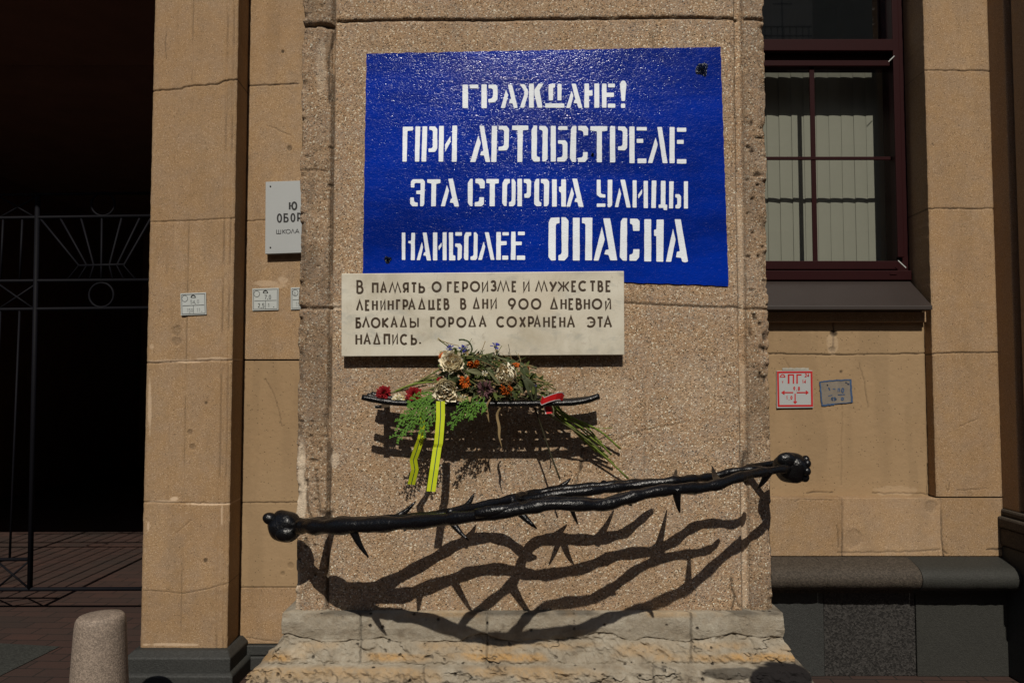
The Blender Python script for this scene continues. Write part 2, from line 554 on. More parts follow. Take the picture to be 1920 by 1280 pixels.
def pavers():
    t = NT('pavement_bricks')
    br = t.n('ShaderNodeTexBrick')
    mp = t.mapped((1, 1, 1), (0, 0, math.radians(2)))
    t.l(mp, br.inputs['Vector'])
    br.inputs['Scale'].default_value = 1.0
    br.inputs['Brick Width'].default_value = .24; br.inputs['Row Height'].default_value = .12
    br.inputs['Mortar Size'].default_value = .005; br.inputs['Mortar Smooth'].default_value = .3
    br.inputs['Color1'].default_value = (.068, .033, .025, 1); br.inputs['Color2'].default_value = (.046, .026, .021, 1)
    br.inputs['Mortar'].default_value = (.014, .010, .008, 1)
    n = t.noise(30, 5, .7); big = t.noise(1.2, 4)
    c = t.mix(t.math('MULTIPLY', n, .6), br.outputs['Color'], (.022, .016, .013))
    c = t.mix(t.math('MULTIPLY', t.ramp(big, [(.45, 0), (.7, 1)]), .5), c, (.03, .024, .02))
    h = t.math('ADD', t.math('MULTIPLY', t.math('SUBTRACT', 1, br.outputs['Fac']), 1.5), t.math('MULTIPLY', n, .4))
    return t.out(c, .8, t.bump(h, .6, .006), spec=.3)
M['pavers'] = pavers()
M['slab'] = granite('paving_slab_stone', (.040, .041, .036), 120, .4, .7)

# ------------------------------------------------------------------ ground
def structure(o):
    o['kind'] = 'structure'; return o
m = MB(); m.add([(-300, -300, 0), (300, -300, 0), (300, 300, 0), (-300, 300, 0)], [(0, 1, 2, 3)])
structure(m.build('pavement', M['pavers']))
def gpt(u, v, z=0.004):
    a = (u - 960.0) / FPX; b = -(v - 640.0) / FPX
    d = Vector((a, CP - b * SP, SP + b * CP)); t = (z - CAM_Z) / d.z
    return Vector((d.x * t, d.y * t, z))
m = MB()
p0, p1, p2 = gpt(-160, 1196), gpt(112, 1211), gpt(0, 1266)
m.add([p0, p1, p1 + (p2 - p1) * 3, p0 + (p2 - p1) * 3 + Vector((-.6, 0, 0))], [(3, 2, 1, 0)])
structure(m.build('paving_slab', M['slab']))

# ------------------------------------------------------------------ central pillar
PX0, PX1 = pp(558.5, 700, DP).x, pp(1443, 700, DP).x
PZ0, PZ1 = pp(960, 1150, DP).z, 4.6
GL = pp(618, 700, DP).x; GR0 = pp(1387, 700, DP).x; GR1 = pp(1401, 700, DP).x

def pillar_fn(X, Z):
    h = np.zeros_like(X); dirt = np.zeros_like(X); pale = np.zeros_like(X)
    strip = (X < GL) | (X > GR1)
    # gentle unevenness
    h += .004 * (fbm(X * 3, Z * 3, 3) - .5) + .0035 * (fbm(X * 16, Z * 16, 4) - .5)
    rough = (fbm(X * 26, Z * 26, 6, 3) - .5)
    h += np.where(strip, .007 * rough, .002 * rough)
    # vertical grooves between panel and edge strips
    wob = .004 * (fbm(Z * 9, Z * 0 + 3, 8) - .5)
    dl = np.abs(X - GL + wob); g = np.exp(-(dl / .008) ** 2)
    h -= .026 * g; dirt = np.maximum(dirt, .75 * g * sstep(.34, .42, fbm(X * 7, Z * 5, 9)))
    mid = (GR0 + GR1) / 2
    g = sstep(.022, .012, np.abs(X - mid + wob)); h -= .026 * g
    gl = np.exp(-((X - GR0 + wob) / .005) ** 2); dirt = np.maximum(dirt, .6 * gl * (fbm(X * 5, Z * 6, 10) > .42)); h -= .008 * gl
    pale = np.maximum(pale, .25 * g * sstep(.48, .6, fbm(X * 8, Z * 5, 12)))
    # joints
    def joint(pts, w=.007, dp=.014, dk=.8, seed=0, jit=.004):
        nonlocal h, dirt
        d = pdist(X, Z, pxl(pts, DP), jit, seed); g = np.exp(-(d / w) ** 2)
        h -= dp * g; dirt = np.maximum(dirt, dk * np.exp(-(d / (w * .8)) ** 2))
    joint([(632, 41), (760, 37), (900, 38), (1100, 35), (1250, 33), (1382, 35)], .007, .016, .75, 1)
    joint([(566, 47), (600, 46), (620, 50)], .012, .03, .9, 2, .010)
    joint([(562, 319), (590, 318), (616, 322)], .004, .008, .5, 3)
    joint([(560, 575), (592, 579), (620, 577)], .008, .014, .6, 4, .008)
    joint([(618, 577), (700, 577)], .006, .01, .6, 5)
    joint([(1150, 567), (1250, 572), (1330, 576), (1392, 577)], .005, .010, .75, 6)
    joint([(1395, 36), (1440, 38)], .008, .016, .7, 7)
    joint([(1398, 579), (1450, 581)], .006, .012, .55, 8)
    joint([(562, 905), (618, 902)], .003, .004, .4, 9)
    joint([(1400, 1060), (1450, 1066)], .003, .004, .35, 10)
    # cracks
    for k, (c, w, dk) in enumerate([
        ([(1085, 672), (1094, 715), (1099, 760), (1104, 800)], .0032, .5),
        ([(1104, 800), (1092, 850), (1085, 885), (1080, 915)], .0035, .75),
        ([(1092, 862), (1088, 880)], .006, .9),
        ([(1118, 848), (1150, 826), (1200, 808), (1285, 792)], .0032, .35),
        ([(1202, 690), (1210, 780), (1207, 880)], .003, .3),
        ([(1222, 62), (1228, 100)], .0032, .5), ([(1120, 55), (1116, 80)], .003, .4),
        ([(568, 880), (574, 915), (577, 950), (586, 975)], .0055, .75), ([(592, 890), (598, 930), (600, 965)], .005, .7),
        ([(622, 840), (618, 905), (616, 970)], .006, .8), ([(1370, 1085), (1378, 1120), (1372, 1142)], .005, .8),
        ([(1376, 1118), (1388, 1140)], .005, .7), ([(1370, 60), (1378, 200), (1372, 330)], .003, .35),
        ([(1398, 850), (1394, 880), (1402, 905)], .012, .9), ([(604, 962), (622, 960)], .010, .8),
        ([(626, 60), (616, 110), (618, 190)], .007, .8), ([(935, 1000), (932, 1060), (936, 1110)], .0028, .3),
        ([(968, 1160), (1002, 1150)], .003, .5)]):
        d = pdist(X, Z, pxl(c, DP), .006, 20 + k); g = np.exp(-(d / w) ** 2)
        dirt = np.maximum(dirt, dk * g); h -= .006 * g
    # holes in the edge strips (dark, weathered)
    cell = vnoise(X * 42, Z * 42, 31)
    gate = fbm(X * 4, Z * 2.2, 33)
    hole = sstep(.78, .90, cell) * sstep(.40, .58, gate) * strip * np.where(X > 0, 1.0, .75)
    h -= .012 * hole; dirt = np.maximum(dirt, .8 * hole)
    # grime on the strips, upper left most of all
    gr = sstep(.5, .75, fbm(X * 9, Z * 3.2, 35, 5)) * strip
    dirt = np.maximum(dirt, .45 * gr); dirt = np.maximum(dirt, strip * (.12 + .24 * sstep(.4, .65, fbm(X * 5, Z * 2.0, 36))))
    # pale patches where the render lost its skin
    U, V = proj((X, Y0(X), Z))
    for (cu, cv, ru, rv, k) in [(565, 930, 9, 70, .9), (627, 862, 9, 17, .6), (1130, 735, 60, 40, .14), (603, 130, 10, 70, .3), (566, 860, 8, 40, .8),
                                (1396, 1000, 6, 110, .35), (1300, 730, 60, 50, .12), (625, 575, 20, 8, .7)]:
        e = ((U - cu) / ru) ** 2 + ((V - cv) / rv) ** 2
        pale = np.maximum(pale, k * sstep(1.1, .4, e + 1.2 * (fbm(X * 22, Z * 22, 40, 4) - .5)))
    # ragged arrises
    edge = np.minimum(X - PX0, PX1 - X)
    chip = sstep(.5, .72, fbm(X * 0 + np.sign(X) * 3, Z * 14, 44, 4))
    h -= sstep(.035, .0, edge) * (.006 + .02 * chip)
    pale = np.maximum(pale, .8 * sstep(.03, .005, edge) * (X < 0) * sstep(.45, .6, fbm(X * 10, Z * 9, 47)) * (Z < 1.3))
    dx = np.zeros_like(X)
    n = .016 * (fbm(Z * 0 + 1.5, Z * 16, 50, 4) - .5) + .012 * sstep(.58, .8, vnoise(Z * 0 + 2.5, Z * 11, 52))
    dx += np.where(edge < .003, np.where(X < 0, n, -n), 0)
    # bottom edge wear
    low = sstep(.05, 0, Z - PZ0 + .03 * (fbm(X * 12, Z * 0, 55) - .5))
    dirt = np.maximum(dirt, .25 * low)
    return h, dirt, pale, dx
def Y0(X): return np.full_like(X, DP)

pillar = empty('memorial_pillar', (0, DP + .3, 0), None, 'massive tan aggregate pillar in the middle, standing on a worn limestone footing', 'pillar')
relief('shaft', PX0, PX1, PZ0 - .02, PZ1, DP, .0055, pillar_fn, M['pillar'], pillar, 4.6)

# stepped limestone footing, one relief wrapped round three sides
def footing():
    prof_px = [(1148, .045), (1165, .050), (1178, .052), (1190, .048), (1198, .046), (1205, .054), (1216, .068), (1228, .082), (1238, .094), (1243, .094),
               (1248, .130), (1258, .165), (1275, .176), (1300, .182), (1330, .186)]
    zs = [pp(960, v, DP - e * .8).z for v, e in prof_px] + [-.02]
    es = [e for v, e in prof_px] + [.19]
    zz = np.linspace(zs[0], zs[-1], 190)
    ee = np.interp(-zz, -np.array(zs), es)
    nb = 16; nf = 620
    hw0, hw1 = PX0, PX1
    rows = []; dr = []; pl = []
    for z, e in zip(zz, ee):
        xl, xr, yf = hw0 - e, hw1 + e * .72, DP - e * .85
        X = np.concatenate([np.full(nb, xl), np.linspace(xl, xr, nf), np.full(nb, xr)])
        Y = np.concatenate([np.linspace(4.6, yf + .03, nb), np.full(nf, yf), np.linspace(yf + .03, 4.6, nb)])
        nx = np.concatenate([np.full(nb, -1.), np.zeros(nf), np.full(nb, 1.)]); ny = np.concatenate([np.zeros(nb), np.full(nf, -1.), np.zeros(nb)])
        nx[nb] = -.7; nx[nb + nf - 1] = .7
        S = X + Y * .9
        Zc = np.full_like(X, z)
        U, V = proj((X, Y, Zc))
        Ve = 1197 + 20 * (fbm(S * 4.2, S * 0 + 2, 62, 4) - .5) * 2
        upper = sstep(1.5, -1.5, V - Ve)                 # tooled fascia above the broken edge
        low = V > 1246
        rg = fbm(S * 15, Zc * 19, 61, 5) - .5
        r = np.where(upper > .5, .010 * rg + .004 * (fbm(S * 50, Zc * 7, 59) - .5), .030 * rg + .024 * (fbm(S * 5, Zc * 8, 60, 4) - .5) + .026 * (fbm(S * 40, Zc * 46, 57, 3) - .5) + .004 * (np.abs(fbm(S * 10, Zc * 20, 56, 4) - .5) * -4 + .4))
        r = r - .014 * (1 - upper) * np.exp(-np.clip(V - Ve, 0, 60) / 7.0) * (~low)
        # chipped shells: thin curved cracks with a shadowed lip
        f = fbm(S * 8, Zc * 17, 63, 4); rid = np.exp(-((f - .5) / .012) ** 2)
        gate = sstep(.60, .72, vnoise(S * 9 + 3, Zc * 14, 64)) * (1 - .85 * upper)
        crk = rid * gate
        r -= .010 * crk; r += .007 * sstep(.5, .52, f) * gate
        d = .75 * crk
        hol = sstep(.86, .92, vnoise(S * 42, Zc * 46, 65)) * (1 - .7 * upper) * sstep(.4, .6, fbm(S * 5, Zc * 8, 58))
        r -= .008 * hol; d = np.maximum(d, .7 * hol)
        r -= .014 * np.exp(-((V - 1247 - 3 * (fbm(S * 9, Zc * 0, 55) - .5)) / 2.0) ** 2)
        j = np.zeros_like(X)
        seams = (676, 913, 1296) if z > pp(960, 1246, DP - .1).z else (796, 1226)
        for su in seams:
            j = np.maximum(j, np.exp(-((U - su + 5 * (fbm(Zc * 20, S * 0, 67) - .5)) / 1.8) ** 2))
        r -= .010 * j; d = np.maximum(d, .5 * j)
        och = sstep(1220, 1228, V) * sstep(1243, 1234, V) * sstep(.40, .55, fbm(S * 3, Zc * 2, 68))
        och = np.maximum(och, .5 * sstep(1198, 1212, V) * sstep(1236, 1222, V) * sstep(.48, .66, fbm(S * 4.2, Zc * 7, 69)))
        och = np.maximum(och, .6 * sstep(1246, 1254, V) * sstep(1290, 1262, V) * sstep(.48, .64, fbm(S * 3.7, Zc * 6, 70)) * (U < 1300))
        och = np.maximum(och, .5 * sstep(1160, 1152, V) * sstep(.52, .64, fbm(S * 5, Zc * 3, 74)))
        # black tar smear at the right hand corner, dark seam under the shaft
        tar = sstep(1.15, .85, ((U - 1465) / 60) ** 2 + ((V - 1272) / 32) ** 2 + .35 * (fbm(S * 14, Zc * 14, 71) - .5))
        tar2 = .7 * sstep(1.1, .7, ((U - 1370) / 60) ** 2 + ((V - 1262) / 13) ** 2 + .5 * (fbm(S * 14, Zc * 14, 72) - .5))
        d = np.maximum(d, np.maximum(tar, tar2))
        cut = sstep(.022, .0, zs[0] - z) * sstep(.48, .6, fbm(S * 3, S * 0, 73))
        d = np.maximum(d, .6 * cut)
        rows.append(np.stack([X + nx * r, Y + ny * r, Zc], -1)); dr.append(d); pl.append(och)
    # top ledge running back under the shaft
    t = rows[0].copy(); t[:, 0] *= .93; t[:, 1] = np.maximum(t[:, 1], DP + .05); t[:, 2] += .004
    rows.insert(0, t); dr.insert(0, dr[0]); pl.insert(0, pl[0] * 0)
    V = np.array(rows); R, Cc = V.shape[:2]
    idx = np.arange(R * Cc).reshape(R, Cc)
    F = np.stack([idx[:-1, :-1], idx[1:, :-1], idx[1:, 1:], idx[:-1, 1:]], -1).reshape(-1, 4)
    np_mesh('footing', V.reshape(-1, 3), F, M['limestone'], pillar, True, {'dirt': np.array(dr), 'pale': np.array(pl)})
footing()

# ------------------------------------------------------------------ facade behind
YL, YLP = 4.53, 4.32            # recessed wall and pilaster, left of the pillar
YRP, YRB, YWIN = 4.44, 4.52, 4.74
fac = empty('school_facade', (0, 4.5, 0), None, 'tan rendered school facade with pilasters, a courtyard archway at left and a window at right', 'building')

def mk_face(joints=(), cracks=(), pales=(), Y=4.4, lines=(), spots=(), edges=(None, None), hx=None, tones=()):
    def fn(X, Z):
        h = .003 * (fbm(X * 2.5, Z * 2.5, 81) - .5) + .0018 * (fbm(X * 30, Z * 30, 82, 3) - .5)
        dirt = np.zeros_like(X); pale = np.zeros_like(X)
        for k, (pts, w, dk) in enumerate(joints):
            w = w * .62; d = pdist(X, Z, pxl(pts, Y), .004, 90 + k); g = np.exp(-(d / w) ** 2)
            h -= .009 * g; dirt = np.maximum(dirt, min(1, dk * 1.15) * np.exp(-(d / w) ** 2) * (.5 + .5 * sstep(.35, .55, fbm(X * 6, Z * 6, 95 + k))))
        for k, (pts, w, dk) in enumerate(cracks):
            w = max(.0026, w * .62); d = pdist(X, Z, pxl(pts, Y), .006, 120 + k); g = np.exp(-(d / w) ** 2)
            h -= .004 * g; dirt = np.maximum(dirt, dk * g)
        for (u, w, dp, dk) in lines:
            xx = pp(u, 700, Y).x
            g = np.exp(-((X - xx + .003 * (fbm(Z * 6, Z * 0 + u, 130) - .5)) / w) ** 2); h -= dp * g
            dirt = np.maximum(dirt, dk * g * sstep(.4, .6, fbm(X * 4, Z * 5, 131)))
        U, V = proj((X, np.full_like(X, Y), Z))
        for (cu, cv, ru, rv, k) in pales:
            e = ((U - cu) / ru) ** 2 + ((V - cv) / rv) ** 2
            pale = np.maximum(pale, k * sstep(1.1, .5, e + 1.4 * (fbm(X * 26, Z * 26, 140, 4) - .5)))
        for (cu, cv, r, k) in spots:
            e = np.hypot(U - cu, V - cv) / r
            g = sstep(1.2, .7, e + .5 * (fbm(X * 60, Z * 60, 141) - .5)); dirt = np.maximum(dirt, k * g); h -= .004 * g
        for (u0, u1, v0, v1, k) in tones:
            b = sstep(u0 - 2, u0 + 2, U) * sstep(u1 + 2, u1 - 2, U) * sstep(v0 - 2, v0 + 2, V) * sstep(v1 + 2, v1 - 2, V)
            if k > 0: dirt = np.maximum(dirt, k * b)
            else: pale = np.maximum(pale, -k * b)
        # soot and damp running down from the joints
        sk = sstep(.52, .74, fbm(X * 11, Z * 1.6, 145, 4)); dirt = np.maximum(dirt, .10 * sk)
        if hx: h = h + hx(X, U, V)
        x0, x1 = X.min(), X.max()
        ed = np.minimum(X - x0, x1 - X)
        h -= .006 * sstep(.012, 0, ed)
        n = .006 * (fbm(Z * 0 + 1.5, Z * 22, 150, 4) - .5)
        dx = np.where(ed < .002, np.where(X - x0 < x1 - X, n, -n), 0)
        return h, dirt, pale, dx
    return fn

TOP = 4.6
# --- left pilaster
LX0, LX1 = -1.985, -1.519
LZ0 = pp(350, 1212, YLP).z
xs = pp(346, 700, YLP).x
fn = mk_face([([(280, 170), (340, 167), (345, 163), (410, 158), (420, 152), (445, 148)], .006, .85), ([(272, 416), (345, 414), (412, 411), (440, 409)], .004, .55),
              ([(272, 680), (360, 677), (440, 675)], .006, .7), ([(268, 941), (345, 943), (440, 944)], .0045, .35)],
             [([(266, 1106), (305, 1109), (345, 1112), (395, 1102), (435, 1090)], .003, .6), ([(311, 60), (309, 90), (311, 110)], .004, .5),
              ([(330, 1000), (360, 975)], .003, .2)],
             [(330, 677, 60, 3.2, .75), (405, 673, 40, 3.2, .6), (326, 935, 10, 5, .9), (310, 940, 40, 3, .6), (395, 944, 55, 2.8, .8), (280, 760, 3.5, 60, .55), (277, 985, 3, 12, .7), (416, 965, 2.2, 20, .6), (284, 650, 5, 7, .4), (320, 1208, 55, 3, .7)],
             YLP, [(348, .0035, .006, .42), (415, .004, .006, .45), (427, .004, .006, .42), (436, .003, .003, .25), (318, .004, .002, .15)],
             [(330, 620, 10, .30), (385, 1050, 4, .7), (356, 810, 5, .4), (361, 838, 6, .35), (386, 755, 3, .7), (330, 640, 9, .25)],
             hx=lambda X, U, V: np.where(X < xs, -.005, 0), tones=[(250, 460, 160, 413, .05), (250, 460, 676, 940, .04), (250, 460, 1105, 1230, .10), (250, 460, -50, 160, .03)])
relief('pilaster', LX0, LX1, LZ0 - .03, TOP, YLP, .0042, fn, M['wall'], fac, 4.54, 'tan pilaster left of the archway recess, with a small survey plate on it')
# pilaster base: dark stone, two steps
m = MB()
def base_step(x0, x1, yf, z0, z1, sl, back=4.56):
    vs = [(x0, yf, z0), (x1, yf, z0), (x1, back, z0), (x0, back, z0), (x0 + 0, yf, z1 - sl), (x1, yf, z1 - sl), (x1, back, z1 - sl), (x0, back, z1 - sl),
          (x0 + sl, yf + sl * 1.6, z1), (x1 - sl, yf + sl * 1.6, z1), (x1 - sl, back, z1), (x0 + sl, back, z1)]
    m.add(vs, [(0, 1, 5, 4), (1, 2, 6, 5), (2, 3, 7, 6), (3, 0, 4, 7), (4, 5, 9, 8), (5, 6, 10, 9), (6, 7, 11, 10), (7, 4, 8, 11), (8, 9, 10, 11)])
base_step(-2.03, -1.475, 4.245, .085, LZ0 - .005, .03)
base_step(-2.055, -1.45, 4.21, .0, .085, .012)
m.build('pilaster_base', M['darkstone'], fac, bevel=.006)

# --- recessed wall left of the pillar (upper courses grainy, lower courses smooth plaster)
zj = pp(500, 675, YL).z; zl = pp(500, 1100, YL).z; zb = pp(500, 1206, YL).z
pale_l = [(500, 531, 26, 6, .45), (530, 524, 10, 8, .45), (522, 536, 16, 5, .4)]
fn = mk_face([([(455, 162), (560, 157)], .005, .9), ([(452, 415), (560, 409)], .004, .45)], [([(500, 235), (545, 255)], .003, .15)], pale_l, YL, [], [(543, 278, 5, .55), (530, 97, 3, .8)])
relief('recessed_wall', -1.53, -.85, zj + .004, TOP, YL, .0042, fn, M['wall'], fac, 4.62)
fn = mk_face([([(450, 942), (562, 941)], .004, .75)], [([(498, 710), (513, 738), (520, 755), (524, 780), (528, 800)], .0032, .45), ([(450, 690), (452, 900)], .006, .35)], [], YL, [], [(545, 1060, 6, .2), (530, 1075, 4, .25)])
relief('recessed_wall', -1.53, -.85, zl + .002, zj - .004, YL, .0042, fn, M['smooth'], fac, 4.62, 'smooth plastered lower part of the recessed wall')
fn = mk_face([], [([(462, 1195), (545, 1204)], .004, .5)], [], YL)
relief('recessed_wall', -1.53, -.85, zb, zl - .002, YL, .0042, fn, M['wall'], fac, 4.62, 'grainy bottom course of the recessed wall')
m = MB(); m.box(-1.515, -.85, 4.50, 4.62, 0, .075); m.box(-1.515, -.85, 4.512, 4.62, .079, zb - .004); m.build('plinth_block', M['darkstone'], fac, bevel=.006)
m = MB(); m.box(-1.54, -.85, 4.555, 4.66, 0, TOP); m.build('joint_backing', M['roomdark'], fac)

# --- right: panel under the window, block course, pilaster
zr0 = pp(1600, 932, YRB).z; zr1 = pp(1600, 560, YRB).z
xj = pp(1745, 800, YRB).x
fn = mk_face([([(1400, 662), (1570, 665), (1760, 662)], .005, .95), ([(1563, 560), (1563, 640), (1561, 664)], .006, .85)],
             [([(1610, 680), (1622, 720), (1628, 765)], .0025, .45), ([(1579, 745), (1578, 910)], .0022, .25), ([(1470, 672), (1482, 690)], .003, .4), ([(1512, 923), (1562, 922)], .004, .8), ([(1636, 924), (1742, 926)], .005, .6), ([(1740, 870), (1738, 925)], .005, .6)],
             [(1560, 645, 12, 18, .3), (1680, 920, 40, 10, .2)], YRB, [], [(1577, 697, 3, .7), (1563, 625, 7, .8), (1560, 655, 6, .5)])
relief('panel_wall', 1.0, 2.347, zr0 + .004, zr1, YRB, .0045, fn, M['smooth'], fac, 4.70)
zc1 = pp(1600, 932, YRP).z; zc0 = pp(1600, 1042, YRP).z
fn = mk_face([([(1580, 925), (1579, 990), (1580, 1050)], .005, .9), ([(1763, 925), (1766, 1010), (1770, 1050)], .005, .85)],
             [([(1570, 985), (1572, 1025)], .007, .5), ([(1490, 940), (1500, 935), (1560, 938)], .003, .4), ([(1570, 1036), (1700, 1034), (1760, 1030)], .006, .55), ([(1768, 1032), (1776, 1038)], .008, .8), ([(1850, 1030), (1880, 1028)], .008, .9)],
             [(1670, 985, 70, 35, .10)], YRP, [], [(1745, 950, 12, .25), (1600, 1010, 18, .18)], tones=[(1440, 1580, 930, 1045, .07), (1766, 1900, 930, 1045, .10), (1580, 1766, 930, 1045, -.10)])
relief('block_course', 1.0, 2.715, zc0, zc1 - .004, YRP, .0045, fn, M['wall'], fac, 4.70)
fn = mk_face([([(1700, 131), (1800, 133), (1890, 133)], .0045, .9), ([(1700, 391), (1890, 391)], .0045, .8), ([(1730, 664), (1800, 661), (1900, 660)], .005, .9)],
             [([(1748, 269), (1752, 272)], .004, .9), ([(1775, 912), (1778, 922), (1782, 905)], .004, .5), ([(1795, 918), (1850, 917)], .004, .5), ([(1800, 800), (1835, 785), (1838, 765)], .0025, .25)],
             [], YRP, [], [(1867, 20, 3, .6), (1870, 425, 3, .6)], tones=[(1700, 1900, 131, 391, .05), (1700, 1900, 662, 932, .06)])
relief('pilaster', 2.347, 2.715, zc1 + .003, TOP, YRP, .0042, fn, M['wall'], fac, 4.80, 'tan pilaster to the right of the maroon window')

# --- ledge of rounded stones and dark plinth under it
zt = pp(1600, 1044, 4.43).z
def ledge_stone(x0, x1, mat, label, r=.064, dy=0.0, sd=0):
    yb = 4.43; yn = 4.285 + dy
    cz = zt - r - .022
    prof = [(yb + .03, zt), (yb - .02, zt - .004)]
    for k in range(9):
        a = math.radians(80 - 160 * k / 8)
        prof.append((yn + .06 - math.cos(a) * (r + .012), cz + math.sin(a) * r))
    prof += [(yn + .09, cz - r - .004), (yn + .09, cz - r - .030), (yb + .03, cz - r - .030)]
    mm = MB(); n = len(prof); K = 24
    vs = []; rnd = random.Random(sd)
    for i in range(K + 1):
        x = x0 + (x1 - x0) * i / K
        e = .004 * max(0, 1 - min(i, K - i) / 1.2)
        for (y, z) in prof:
            j = .0025 * (rnd.random() - .5)
            vs.append((x, y + j + (e if y < yb - .03 else 0), z + j - (e * .5 if z > cz else 0)))
    fs = [(i * n + k, (i + 1) * n + k, (i + 1) * n + k + 1, i * n + k + 1) for i in range(K) for k in range(n - 1)]
    fs += [tuple(range(n))[::-1], tuple(K * n + k for k in range(n))]
    mm.add(vs, fs, 0, True)
    o = mm.build('ledge_stone', mat, fac)
    o['label'] = label
    em = o.modifiers.new('e', 'EDGE_SPLIT'); em.split_angle = math.radians(50)
xa, xb, xc = pp(1548, 1080, 4.3).x, pp(1725, 1080, 4.3).x, pp(1912, 1080, 4.3).x
ledge_stone(1.05, xa - .0005, M['ledge'], 'rounded ledge stone next to the pillar', sd=1)
ledge_stone(xa + .0005, xb - .0005, M['ledge'], 'rounded ledge stone in the middle, chipped at its right end', sd=2)
ledge_stone(xb + .0005, xc, M['greystone'], 'darker grey-green ledge stone at the right', .066, -.004, sd=3)
zp = zt - .20
x1_, x2_, x3_ = pp(1545, 1190, 4.42).x, pp(1717, 1190, 4.42).x, pp(1903, 1190, 4.42).x
for a, b, mt, y, lb in ((1.05, x1_ - .0008, M['darkstone'], 4.415, 'smooth dark plinth panel beside the pillar'), (x1_ + .0008, x2_ - .0008, M['granite'], 4.42, 'speckled black granite plinth panel'), (x2_ + .0008, x3_, M['greystone'], 4.412, 'plain grey plinth panel')):
    m = MB(); m.box(a, b, y, 4.7, 0, zp + .03); o = m.build('plinth_panel', mt, fac, bevel=.004); o['label'] = lb
m = MB(); m.box(1.0, 2.75, 4.44, 4.7, 0, zc0 - .003); m.build('plinth_core', M['roomdark'], fac)

# --- pier projecting at the far right, only its shaded flank in view
m = MB()
m.box(2.715, 3.7, 4.30, 4.9, .9, TOP); m.box(2.75, 3.7, 4.24, 4.30, .9, TOP); m.box(2.715, 3.7, 3.9, 4.24, .9, TOP)
o = m.build('pier', M['wall'], fac, bevel=.008); o['label'] = 'projecting pier at the right edge, its shaded flank in view'
m = MB(); m.box(2.68, 3.7, 3.84, 4.9, .80, .86); m.box(2.70, 3.7, 3.87, 4.9, .862, .9); m.box(2.69, 3.7, 3.86, 4.9, .702, .798)
m.build('pier_base', M['ledge'], fac, bevel=.012)
m = MB(); m.box(2.70, 3.7, 3.82, 4.9, .0, .70); m.build('pier_plinth', M['darkstone'], fac, bevel=.012)

# --- window
win = empty('window', (1.9, YWIN, 2.0), fac)
def wbox(mm, u0, u1, v0, v1, y0, y1, mi=0):
    vm = (v0 + v1) / 2
    mm.box(pp(u0, vm, y0).x, pp(u1, vm, y0).x, y0, y1, pp(u0, v1, y0).z, pp(u0, v0, y0).z, mi)
xw0 = 0.95; xw1 = 2.345
def zpx(v, Y=YWIN): return pp(1560, v, Y).z
xst = pp(1677, 300, YWIN - .05).x
# outer frame: jambs, transom, bottom rail (deeper than the sash)
m = MB()
m.box(xst, xw1 + .02, YWIN - .05, YWIN + .08, zpx(524), 4.4)
m.box(xst - .005, xw1 - .03, YWIN - .075, YWIN - .052, zpx(486), 4.4)
m.box(xw0, xst, YWIN - .075, YWIN + .08, zpx(96, YWIN - .07), zpx(74, YWIN - .07))
m.box(xw0, xst, YWIN - .03, YWIN + .08, zpx(124, YWIN - .03), zpx(102, YWIN - .03))
m.box(xw0, xw1, YWIN - .095, YWIN + .08, zpx(525, YWIN - .09), zpx(507, YWIN - .09))
m.box(xw0, xst + .004, YWIN - .06, YWIN + .08, zpx(505, YWIN - .06), zpx(489, YWIN - .06))
m.box(xw0, xw0 + .06, YWIN - .05, YWIN + .08, zpx(524), 4.4)
m.box(xw0, xw1, YWIN - .05, YWIN + .08, 4.3, 4.4)
m.build('frame', M['maroon'], win, bevel=.004)
m = MB()
wbox(m, 1521, 1530, 115, 492, YWIN - .010, YWIN - .001)
m.build('muntin', M['maroon'], win, bevel=.002)
m = MB()
m.box(xw0, xst, YWIN - .014, YWIN - .002, zpx(301), zpx(295))
m.build('muntin', M['maroon'], win, bevel=.002)
m = MB()
m.add([(xw0, YWIN, zpx(492)), (xst, YWIN, zpx(492)), (xst, YWIN, zpx(110)), (xw0, YWIN, zpx(110))], [(0, 1, 2, 3)])
m.build('pane', M['glass'], win); m = MB()
m.add([(xw0, YWIN + .02, zpx(84)), (xst, YWIN + .02, zpx(84)), (xst, YWIN + .02, 4.35), (xw0, YWIN + .02, 4.35)], [(0, 1, 2, 3)])
m.build('pane', M['glassboost'], win)
# sun glints along the sash mitres, drawn as thin white strips
for (a, b) in (((1666, 116), (1677, 105)), ((1684, 488), (1699, 502))):
    m = MB(); yy = YWIN - .0985
    p, q = pp(a[0], a[1], yy), pp(b[0], b[1], yy)
    n = Vector((-(q - p).z, 0, (q - p).x)).normalized() * .0025
    m.add([p - n, q - n, q + n, p + n], [(0, 1, 2, 3)])
    m.build('mitre_glint', M['signwhite'], win)
m = MB()
p = pp(1675, 513, YWIN - .097); m.box(p.x - .02, p.x + .02, YWIN - .10, YWIN - .094, p.z - .006, p.z + .004); m.build('drain_cap', M['maroon'], win, bevel=.001)
# room behind
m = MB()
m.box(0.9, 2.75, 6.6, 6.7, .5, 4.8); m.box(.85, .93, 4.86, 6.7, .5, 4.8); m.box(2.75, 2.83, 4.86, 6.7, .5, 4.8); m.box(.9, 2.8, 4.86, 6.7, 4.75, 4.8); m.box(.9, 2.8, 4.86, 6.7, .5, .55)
m.build('room', M['roomdark'], win)
